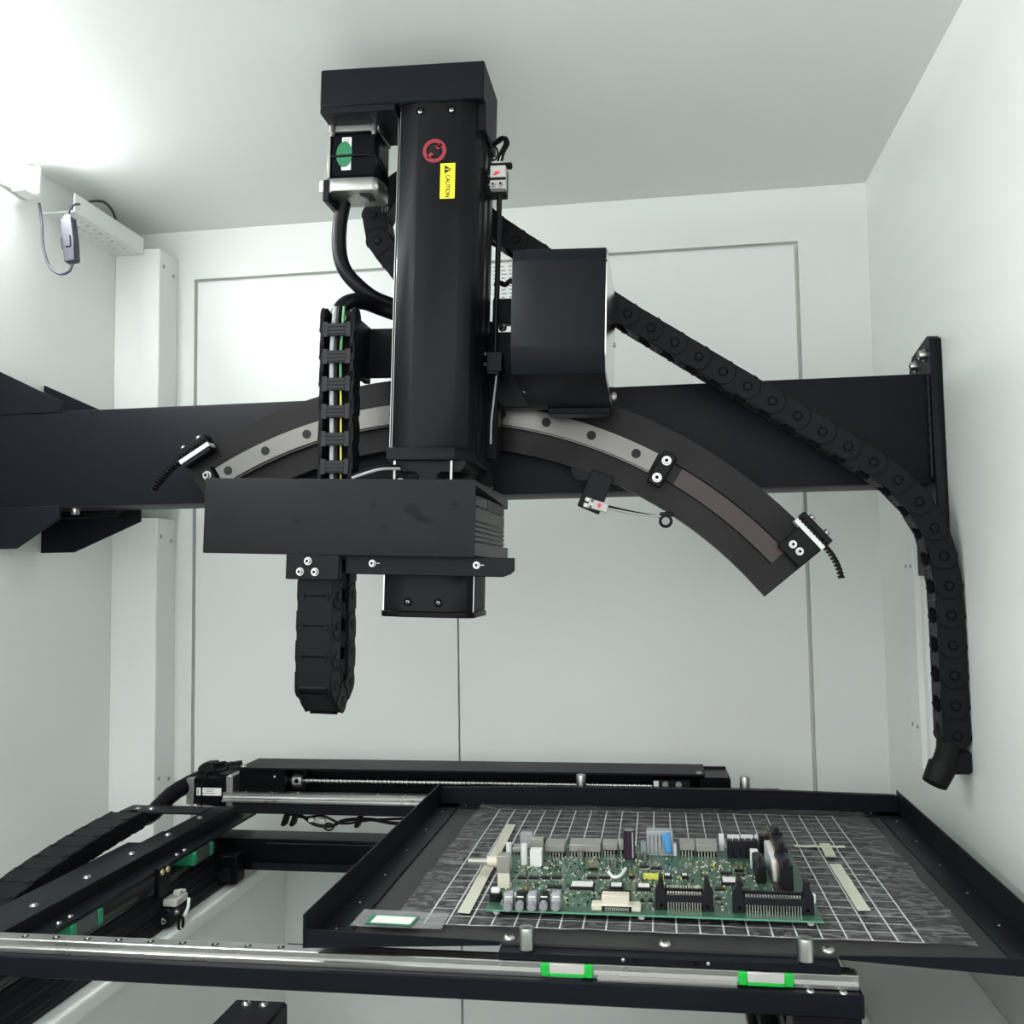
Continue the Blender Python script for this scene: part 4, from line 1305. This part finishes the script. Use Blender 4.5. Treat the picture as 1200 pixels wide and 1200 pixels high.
def build_tray():
    t = thing('sample_tray', 'wide shallow black sheet metal tray with raised rim', 'tray', (0, 1.05, .942))
    W = .2965
    y0, y1 = .800, 1.302
    MB().box(-W, W, .8215, y1, ZF - .002, ZF).build('floor_plate', 'tray_floor', t)
    for s in (-1, 1):
        MB().prism([(.788, .9450), (.788, .9725), (y1 + .004, .9725), (y1 + .004, .9425), (.8215, .9425)], 'x', s * W, s * (W + .002), .0004).build('side_wall', 'black_powder', t)
        MB().box(min(s * (W - .028), s * W), max(s * (W - .028), s * W), .8215, y1 - .002, ZF, ZF + .002, .0004).build('side_ledge', 'black_powder', t)
        for y in (.832, .90, .985, 1.075, 1.165, 1.255):
            screw(t, (s * (W - .012), y, ZF + .002), (0, 0, 1), .0013, 'rivet', 'rivet')
        # tapered front lip
        A0, B0 = Vector((s * (W + .002), .788, 0)), Vector((s * .1375, .8205, 0))
        zs = ((.9450, .9415), (.9605, .9446))
        th = Vector((0, .0018, 0))
        vs = [A0 + Vector((0, 0, zs[0][0])), B0 + Vector((0, 0, zs[0][1])), B0 + Vector((0, 0, zs[1][1])), A0 + Vector((0, 0, zs[1][0]))]
        vs += [v + th for v in vs]
        MB().add(vs, [(0, 1, 2, 3), (7, 6, 5, 4), (0, 4, 5, 1), (1, 5, 6, 2), (2, 6, 7, 3), (3, 7, 4, 0)]).build('front_lip', 'black_powder', t)
        c0 = Vector((s * W, .8215, .944))
        vs = [Vector((s * W, .7895, .9475)), Vector((s * .1375, .8215, .944)), c0]
        vs += [v - Vector((0, 0, .0015)) for v in vs]
        MB().add(vs, [(0, 1, 2), (5, 4, 3), (0, 3, 4, 1), (1, 4, 5, 2), (2, 5, 3, 0)]).build('floor_wedge', 'tray_floor', t)
    # back wall with flange behind
    MB().box(-W, W, y1, y1 + .002, .9425, .9665, .0004).build('back_wall', 'black_powder', t)
    MB().box(-W, W, y1 - .022, y1, ZF, ZF + .002, .0004).build('back_ledge', 'black_powder', t)
    for k in range(7):
        screw(t, (-.26 + k * .087, y1 - .009, ZF + .002), (0, 0, 1), .0012, 'rivet', 'rivet')
    MB().prism([(-W, .966), (W, .966), (.135, .9695), (-.135, .9695)], 'y', y1 + .002, y1 + .012, .0004).build('back_lip', 'black_powder', t)
    MB().box(-.155, .155, y1 + .002, y1 + .032, .9635, .966, .0004).build('back_flange', 'black_powder', t)
    for x in (-.125, .132):
        screw(t, (x, y1 + .022, .966), (0, 0, 1), .0036, 'pan')
    for x in (-.131, 0.0, .131):
        screw(t, (x, .8315, ZF), (0, 0, 1), .0058, 'pan')
    # mounting plate below the front edge
    pl = MB().box(-.1366, .1366, .8075, .846, .9352, .9419, .0008).build('mounting_plate', 'black_powder', t)
    for x in (-.034, .034):
        screw(t, (x, .8075, .939), (0, -1, 0), .0016, 'rivet')
    for x in (-.024, .024):
        MB().cyl((x, .8076, .939), (x, .8072, .939), .0018, 12).build('screw_hole', 'hole_black', pl)
    # locating pins
    pm = MB()
    seg = 20
    prof = [(.0067, 0), (.0067, .0150), (.0060, .0172), (.0035, .0180), (.0001, .0181)]
    vs = [(q * math.cos(2 * math.pi * j / seg), q * math.sin(2 * math.pi * j / seg), z) for q, z in prof for j in range(seg)]
    fs = []
    for i in range(len(prof) - 1):
        for j in range(seg):
            j2 = (j + 1) % seg
            fs.append((i * seg + j, i * seg + j2, (i + 1) * seg + j2, (i + 1) * seg + j))
    me = pm.add(vs, fs).mesh('locating_pin', 'steel')
    for x, y, z in ((-.1135, .812, .9435), (.1105, .812, .9435), (-.107, 1.322, .9655), (.110, 1.326, .9655)):
        M = Matrix.Translation((x, y, z))
        inst(me, 'locating_pin', t, M)

    # grid film
    n, mth = 60, 50
    bm = bmesh.new()
    fx0, fx1, fy0, fy1 = -.240, .252, .848, 1.296
    cx, cy = 0, 1.06
    from mathutils import noise
    G = []
    for i in range(n + 1):
        row = []
        for j in range(mth + 1):
            u, v = i / n, j / mth
            x = fx0 + (fx1 - fx0) * u
            y = fy0 + (fy1 - fy0) * v
            e = 1 if (i in (0, n)) else 0
            x += e * .003 * noise.noise((v * 9, i, 2))
            if j == mth:
                y += .008 * noise.noise((u * 7, 1, 5))
            rim = max(0, (abs(x) - .21) / .05, (abs(y - cy) - .2) / .04)
            z = ZF + .0030 + (.0006 + .0022 * min(1, rim)) * noise.noise((x * 38, y * 60, 0)) * .8
            row.append(bm.verts.new((x, y, z)))
        G.append(row)
    for i in range(n):
        for j in range(mth):
            bm.faces.new((G[i][j], G[i + 1][j], G[i + 1][j + 1], G[i][j + 1]))
    mb = MB().addbm(bm)
    me = mb.mesh('grid_film', 'grid_film', Vector((cx, cy, ZF)), 180)
    o = bpy.data.objects.new('grid_film', me)
    COL.objects.link(o)
    o.location = (cx, cy, ZF)
    tag(o, 'crumpled clear film printed with a white square grid lying in the tray', 'film')
    # masking tape strips
    zt = ZF + .0052

    def tape(pa, pb, w_, label):
        a = at(*pa, Z=zt)
        b = at(*pb, Z=zt)
        d = (b - a)
        L = d.length
        M = Matrix.Translation(a) @ Matrix.Rotation(math.atan2(d.y, d.x), 4, 'Z')
        nn = 12
        g = MB()
        vs, fs = [], []
        for k in range(nn + 1):
            x = L * k / nn
            for y in (-w_ / 2, w_ / 2):
                jag = .0015 * random.uniform(-1, 1) if k in (0, nn) else 0
                vs.append((x + jag, y, .0003 * math.sin(k * 1.7)))
        for k in range(nn):
            fs.append((2 * k, 2 * k + 2, 2 * k + 3, 2 * k + 1))
        m2 = len(vs)
        vs += [(p[0], p[1], p[2] - .0004) for p in vs]
        fs += [tuple(m2 + q for q in f[::-1]) for f in fs]
        for k in range(nn):
            fs.append((2 * k, m2 + 2 * k, m2 + 2 * k + 2, 2 * k + 2))
            fs.append((2 * k + 1, 2 * k + 3, m2 + 2 * k + 3, m2 + 2 * k + 1))
        fs.append((0, 1, m2 + 1, m2))
        fs.append((2 * nn, m2 + 2 * nn, m2 + 2 * nn + 1, 2 * nn + 1))
        tag(g.add(vs, fs, M).build('masking_tape', 'tape'), label, 'tape')
    tape((599, 966), (543, 1070), .0115, 'long strip of masking tape left of the circuit board')
    tape((978, 1012), (1013, 1067), .0115, 'strip of masking tape right of the circuit board')
    tape((966, 988), (974, 1004), .011, 'short torn piece of masking tape near the tray back right')
    tape((930, 991), (990, 992), .008, 'faint crosswise strip of masking tape at the board back right corner')

    # bagged card at the front left
    zt = ZF + .0050
    t2 = thing('bagged_card', 'clear plastic bag holding a green card with a white label front left in the tray', 'bag', (-.245, .86, ZF))
    q = [at(427, 1066, Z=zt), at(527, 1071, Z=zt), at(517, 1089, Z=zt), at(410, 1085, Z=zt)]
    g = MB()
    g.add([*q, *[p + Vector((0, 0, .0006)) for p in q]], [(3, 2, 1, 0), (4, 5, 6, 7), (0, 1, 5, 4), (1, 2, 6, 5), (2, 3, 7, 6), (3, 0, 4, 7)])
    o = g.build('bag', 'bag_film', t2)
    q = [at(437, 1072, Z=zt + .001), at(491, 1075, Z=zt + .001), at(482, 1086, Z=zt + .001), at(427, 1083, Z=zt + .001)]
    g = MB()
    g.add([*q, *[p + Vector((0, 0, .0008)) for p in q]], [(3, 2, 1, 0), (4, 5, 6, 7), (0, 1, 5, 4), (1, 2, 6, 5), (2, 3, 7, 6), (3, 0, 4, 7)])
    cd = g.build('card', 'green_seal', t2)
    q = [at(442, 1073, Z=zt + .002), at(488, 1075.5, Z=zt + .002), at(480, 1083.5, Z=zt + .002), at(434, 1081, Z=zt + .002)]
    g = MB()
    g.add([*q, *[p + Vector((0, 0, .0004)) for p in q]], [(3, 2, 1, 0), (4, 5, 6, 7), (0, 1, 5, 4), (1, 2, 6, 5), (2, 3, 7, 6), (3, 0, 4, 7)])
    lb = g.build('card_label', 'white_label', cd)


build_tray()


# ================================================================== circuit board
ZP = .954


def build_board():
    t = thing('circuit_board', 'green populated circuit board lying on the gridded film in the tray', 'circuit board', (-.012, .975, ZF + .005))
    MB().box(-.159, .1345, .871, 1.088, ZP - .0016, ZP, .0002).build('board', 'pcb', t)
    MB().box(-.159, .1345, .8705, .8711, ZP - .0016, ZP - .0002).build('board_edge', 'pcb_edge', t)
    for x in (-.15, .125, -.02):
        for y in (.88, 1.08):
            MB().cyl((x, y, ZF + .0036), (x, y, ZP - .0015), .003, 10).build('standoff', 'white_plastic', t)

    def px(x0, x1, yb, h, dep, m, name, bev=.0005, yoff=0, parent=t, z=ZP):
        a, b = at(x0, yb, Z=z), at(x1, yb, Z=z)
        y = (a.y + b.y) / 2 + yoff
        dist = y * .99
        return MB().box(a.x, b.x, y, y + dep, z - .0002, z + h * dist / F_PX, bev).build(name, m, parent)

    def ext(x0, x1, yb):
        a, b = at(x0, yb, Z=ZP), at(x1, yb, Z=ZP)
        return a.x, b.x, (a.y + b.y) / 2
    # metal shell connectors along the back
    for x0, x1, yb, h, dep in ((638, 662, 1005, 14, .026), (667, 704, 1005, 14, .028), (706, 724, 1002, 12, .022), (725, 732, 1002, 13, .02),
                               (797, 815, 1003, 13, .022), (816, 841, 1005, 14, .026), (600, 613, 1003, 9, .016)):
        a, b, y = ext(x0, x1, yb)
        hh = h * y / F_PX
        sh = MB().box(a, b, y + .001, y + dep, ZP + hh * .42, ZP + hh, .0006).build('shell_connector', 'connector_metal', t)
        MB().box(a + .001, b - .001, y + .003, y + dep - .001, ZP - .0002, ZP + hh * .45, .0003).build('connector_insulator', 'ic_black', sh)
        g = MB()
        k = 0
        x = a + .002
        while x < b - .002:
            g.box(x, x + .0012, y + .0012, y + .003, ZP, ZP + hh * .40)
            x += .0032
        g.build('contact_row', 'pin_tin', sh)
    px(609.5, 624, 994, 17, .010, 'clear_plastic', 'clear_connector')
    px(626, 639, 994, 9, .012, 'ic_black', 'black_connector')
    px(621, 635, 1016, 19, .012, 'white_plastic', 'white_connector')
    px(620, 635, 1010, 22, .010, 'connector_metal', 'shield_can', yoff=.014)
    a, b, y = ext(610, 618, 1014)
    MB().cyl(((a + b) / 2, y + .003, ZP), ((a + b) / 2, y + .003, ZP + .021), .0034, 16).build('white_post', 'white_plastic', t)
    a, b, y = ext(593, 599, 1003)
    MB().cyl(((a + b) / 2, y + .003, ZP), ((a + b) / 2, y + .003, ZP + .013), .003, 14).build('white_post', 'white_plastic', t)
    # coax connector at the left edge
    a, b, y = ext(582, 598, 1024)
    cx = MB().box(a, b, y, y + .014, ZP, ZP + .0175, .0008).build('coax_connector', 'connector_metal', t)
    MB().cyl((a, y + .006, ZP + .010), (a - .010, y + .006, ZP + .010), .0055, 16).build('coax_collar', 'beige', cx)
    MB().cyl((a - .010, y + .006, ZP + .010), (a - .030, y + .006, ZP + .010), .0035, 14, .0031).build('coax_barrel', 'connector_metal', cx)
    a, b, y = ext(583, 597.5, 1042)
    MB().box(a, b, y, y + .0015, ZP, ZP + .0145, .0003).build('angle_plate', 'beige', t)
    MB().box(a, b, y, y + .015, ZP, ZP + .0012, .0003).build('angle_foot', 'beige', t)
    # capacitors
    a, b, y = ext(731, 744, 1008)
    c = MB().cyl(((a + b) / 2, y + .006, ZP), ((a + b) / 2, y + .006, ZP + .0295), .0062, 22).build('electrolytic_capacitor', 'cap_purple', t)
    MB().cyl(((a + b) / 2, y + .006, ZP + .0295), ((a + b) / 2, y + .006, ZP + .0299), .005, 20).build('capacitor_top', 'aluminium', c)
    MB().box((a + b) / 2 + .0030, (a + b) / 2 + .0046, y + .0004, y + .0025, ZP + .002, ZP + .028).build('capacitor_stripe', 'grey_print', c)
    a, b, y = ext(677, 685, 1009)
    MB().cyl(((a + b) / 2, y + .003, ZP), ((a + b) / 2, y + .003, ZP + .010), .0034, 16).build('small_capacitor', 'aluminium', t)
    for xx, yy in ((721, 1015), (713, 1014), (748, 1006), (756, 1006)):
        a, b, y = ext(xx - 2.5, xx + 2.5, yy)
        MB().cyl(((a + b) / 2, y, ZP), ((a + b) / 2, y, ZP + .006), .0024, 12).build('small_capacitor', 'aluminium', t)
    # clear relay with blue part
    a, b, y = ext(758, 789, 1004)
    rb = MB().box(a, b, y + .002, y + .016, ZP, ZP + .026, .0008).build('relay_cover', 'clear_plastic', t)
    for k in range(4):
        MB().box(a + .003 + k * .004, a + .0042 + k * .004, y + .0012, y + .0022, ZP, ZP + .022).build('relay_frame', 'steel', rb)
    M = Matrix.Translation((b - .006, y - .001, ZP + .015)) @ Matrix.Rotation(R(-8), 4, 'Y')
    MB().box(-.0042, .0042, -.002, .004, -.011, .010, .0015, M).build('blue_varistor', 'blue_part', t)
    px(751, 757, 1003, 16, .006, 'clear_plastic', 'clear_connector')
    px(789, 793, 1003, 13, .006, 'white_plastic', 'white_connector')
    # white headers at the back right and black relays
    px(843, 849, 997, 18, .006, 'white_plastic', 'white_connector')
    for k in range(4):
        px(853 + k * 16, 867 + k * 16, 992, 12, .006, 'white_plastic', 'white_connector')
    for k in range(7):
        x0 = 853 + k * 7.4
        px(x0, x0 + 6.4, 1006 - (6 if k > 4 else 0), 19, .012, 'header_black', 'black_relay')
    px(905, 918, 1007, 17, .010, 'beige', 'beige_connector')
    px(880, 889, 1018, 20, .008, 'white_plastic', 'white_connector')
    # slot connectors running towards the back
    a, b, y = ext(887, 901, 1036)
    s = MB().box(a, b - .002, y, y + .045, ZP, ZP + .018, .0015).build('black_slot', 'header_black', t)
    MB().box(a + .002, b - .004, y - .0006, y + .0006, ZP + .004, ZP + .012).build('slot_face', 'ic_black', s)
    MB().box(a + .003, b - .005, y + .010, y + .012, ZP + .018, ZP + .022).build('latch', 'header_black', s)
    a, b, y = ext(906, 919, 1034)
    MB().box(a, b, y, y + .075, ZP, ZP + .020, .001).build('white_slot', 'white_plastic', t)
    a, b, y = ext(909, 921, 1050)
    s = MB().box(a, a + .008, y, y + .03, ZP, ZP + .004, .0004).build('dip_chip', 'ic_black', t)
    for q in (a - .0015, a + .008):
        MB().box(q, q + .0015, y + .001, y + .029, ZP, ZP + .002).build('dip_pins', 'pin_tin', s)
    for k, (x, yl, yh, hh) in enumerate(((.108, .945, .992, .024), (.110, .995, 1.045, .026), (.1115, 1.047, 1.078, .028))):
        s = MB().box(x, x + .012, yl, yh, ZP, ZP + hh, .001).build('side_connector', 'header_black', t)
        MB().box(x + .003, x + .008, yl - .002, yl + .004, ZP + hh, ZP + hh + .006, .0008).build('latch', 'header_black', s)
        g = MB()
        for q in range(5):
            g.box(x - .0005, x + .0008, yl + .006 + q * .006, yl + .009 + q * .006, ZP + hh * .35, ZP + hh * .95)
        g.build('gold_contacts', 'pin_gold', s)
    # latched headers in front
    for x0, x1, yb, npin in ((768, 836.5, 1068, 13), (860, 954, 1072, 20)):
        a, b, y = ext(x0, x1, yb)
        hd = MB().box(a + .007, b - .007, y + .001, y + .0105, ZP + .002, ZP + .0135, .0005).build('latched_header', 'header_black', t)
        MB().box(a + .007, b - .007, y + .0105, y + .0125, ZP, ZP + .0165, .0004).build('header_back', 'header_black', hd)
        for s, q in ((1, a), (-1, b)):
            pr = [(q, ZP), (q + s * .009, ZP), (q + s * .009, ZP + .0135), (q + s * .0075, ZP + .022), (q + s * .0075, ZP + .0285), (q + s * .0035, ZP + .029), (q + s * .0032, ZP + .023), (q, ZP + .016)]
            MB().prism(pr, 'y', y + .0005, y + .012, .0004).build('ejector_latch', 'header_black', hd)
            MB().cyl((q + s * .0055, y + .0008, ZP + .0045), (q + s * .0055, y + .0001, ZP + .0045), .0017, 12).build('pivot', 'hole_black', hd)
        mid = (a + b) / 2
        pin = MB().box(-.00045, .00045, -.0006, .0006, 0, .008).mesh('header_pin', 'pin_tin')
        tip = MB().box(-.0007, .0007, -.0009, .0009, 0, .0024).mesh('pin_tip', 'pin_tin')
        step = (b - a - .023) / (npin - 1)
        for k in range(npin):
            xk = mid - step * (npin - 1) / 2 + k * step
            inst(pin, 'header_pin', hd, Matrix.Translation((xk, y - .0002, ZP)))
            inst(tip, 'pin_tip', hd, Matrix.Translation((xk, y + .0035, ZP + .0132)))
            if npin == 13:
                inst(tip, 'pin_tip', hd, Matrix.Translation((xk, y + .0115, ZP + .0163)))
    px(927, 957, 1060, 10, .003, 'white_plastic', 'white_connector', yoff=.004)
    # ribbon connector
    a, b, y = ext(693, 751, 1068)
    rc = MB().box(a, b, y, y + .013, ZP, ZP + .0050, .0005).build('flat_connector', 'beige', t)
    MB().box(a + .009, b - .010, y + .003, y + .016, ZP + .004, ZP + .0125, .0006).build('connector_hood', 'beige', rc)
    MB().box(a + .008, b - .009, y + .015, y + .017, ZP + .004, ZP + .0135, .0004).build('hood_back', 'ic_black', rc)
    MB().box(a + .009, b - .008, y - .0005, y + .0005, ZP + .0004, ZP + .0042).build('connector_slot', 'header_black', rc)
    g = MB()
    for k in range(11):
        x = a + .012 + k * (b - a - .024) / 10
        g.box(x, x + .0014, y - .0009, y, ZP + .0008, ZP + .0036)
    g.build('contact_row', 'pin_tin', rc)
    # push buttons
    for k in range(5):
        x0 = 589 + k * 14.0
        a, b, y = ext(x0, x0 + 12.6, 1067)
        m = 'button_grey' if k % 2 == 0 else 'ic_black'
        bt = MB().prism([(y + .001, ZP), (y + .001, ZP + .007), (y + .004, ZP + .0135), (y + .013, ZP + .0135), (y + .013, ZP)], 'x', a + .0008, b - .0008, .0005).build('push_button', m, t)
        MB().cyl(((a + b) / 2, y + .002, ZP + .0048), ((a + b) / 2, y - .0048, ZP + .0042), .0037, 18).build('button_cap', 'button_grey', bt)
        MB().box((a + b) / 2 - .003, (a + b) / 2 + .003, y + .0025, y + .0035, ZP + .0105, ZP + .0115).build('button_mark', 'white_plastic', bt)
    a, b, y = ext(574, 586, 1057)
    sb = MB().cyl(((a + b) / 2, y + .005, ZP), ((a + b) / 2, y + .005, ZP + .007), .0062, 18).build('round_switch', 'ic_black', t)
    MB().box((a + b) / 2 - .004, (a + b) / 2 + .004, y + .002, y + .009, ZP + .007, ZP + .011, .0006).build('switch_top', 'white_plastic', sb)
    px(590, 614, 1051, 4, .003, 'white_plastic', 'white_strip')
    # labelled chips
    for x0, x1, yb, dep, lbl in ((667, 696, 1044, .020, 1), (714, 730, 1044, .016, 1), (746, 763, 1045, .016, 1), (846, 871, 1039, .020, 1), (777, 787, 1031, .012, 1), (798, 807, 1031, .012, 1)):
        a, b, y = ext(x0, x1, yb)
        ic = MB().box(a, b, y, y + dep, ZP, ZP + .0032, .0004).build('chip', 'ic_black', t)
        MB().box(a + .0015, b - .0015, y + .003, y + dep - .002, ZP + .0030, ZP + .0035).build('chip_label', 'white_label', ic)
        g = MB()
        x = a + .001
        while x < b - .001:
            g.box(x, x + .0008, y - .0012, y + .0003, ZP, ZP + .0012)
            g.box(x, x + .0008, y + dep - .0003, y + dep + .0012, ZP, ZP + .0012)
            x += .0018
        g.build('chip_legs', 'pin_tin', ic)
    px(754, 778, 1031, 6, .005, 'yellow_part', 'yellow_label_chip')
    # rows of small chips
    small = [(606 + k * 13.5, 617 + k * 13.5, 1031) for k in range(4)] + [(688, 699, 1031), (702, 715, 1031), (641, 658, 1042), (749, 761, 1018), (763, 776, 1020),
             (838, 850, 1045), (866, 880, 1046), (780, 787, 1040), (799, 806, 1041), (750, 755, 1058), (759, 765, 1058), (839, 845, 1056), (845, 858, 1026), (863, 873, 1028)]
    for x0, x1, yb in small:
        a, b, y = ext(x0, x1, yb)
        ic = MB().box(a, b, y, y + .006, ZP, ZP + .0024, .0003).build('small_chip', 'ic_black', t)
        MB().box(a, b, y - .0012, y + .0072, ZP, ZP + .0007).build('chip_legs', 'pin_tin', ic)
    # jumper pin groups
    for x0, yb, n in ((612, 1048, 5), (690, 1020, 4), (861, 1022, 4), (737, 1030, 3)):
        a, b, y = ext(x0, x0 + n * 2.6, yb)
        jp = MB().box(a, b, y, y + .004, ZP, ZP + .0025).build('jumper_base', 'ic_black', t)
        for k in range(n):
            x = a + (k + .5) * (b - a) / n
            MB().box(x - .0004, x + .0004, y + .001, y + .002, ZP, ZP + .0095).build('jumper_pin', 'pin_gold', jp)
    # white ribbon link
    p = [at(713, 1022, Z=ZP + .004), at(719, 1028, Z=ZP + .002), at(727, 1026, Z=ZP + .004), at(733, 1018, Z=ZP + .006)]
    MB().tube(smooth_path(p, 6), .0017, 8).build('white_link', 'white_plastic', t)
    # countless tiny passives
    for m, cnt, hh in (('pin_tin', 520, .0012), ('beige', 300, .0013), ('ic_black', 200, .0013), ('wire_yellow', 12, .003)):
        g = MB()
        for k in range(cnt):
            x = random.uniform(-.150, .095)
            y = random.uniform(.884, 1.04)
            if random.random() < .5:
                g.box(x, x + .0018, y, y + .001, ZP, ZP + hh)
            else:
                g.box(x, x + .001, y, y + .0018, ZP, ZP + hh)
        o = g.build('tiny_passives', m, t)
        o['kind'] = 'stuff'


build_board()
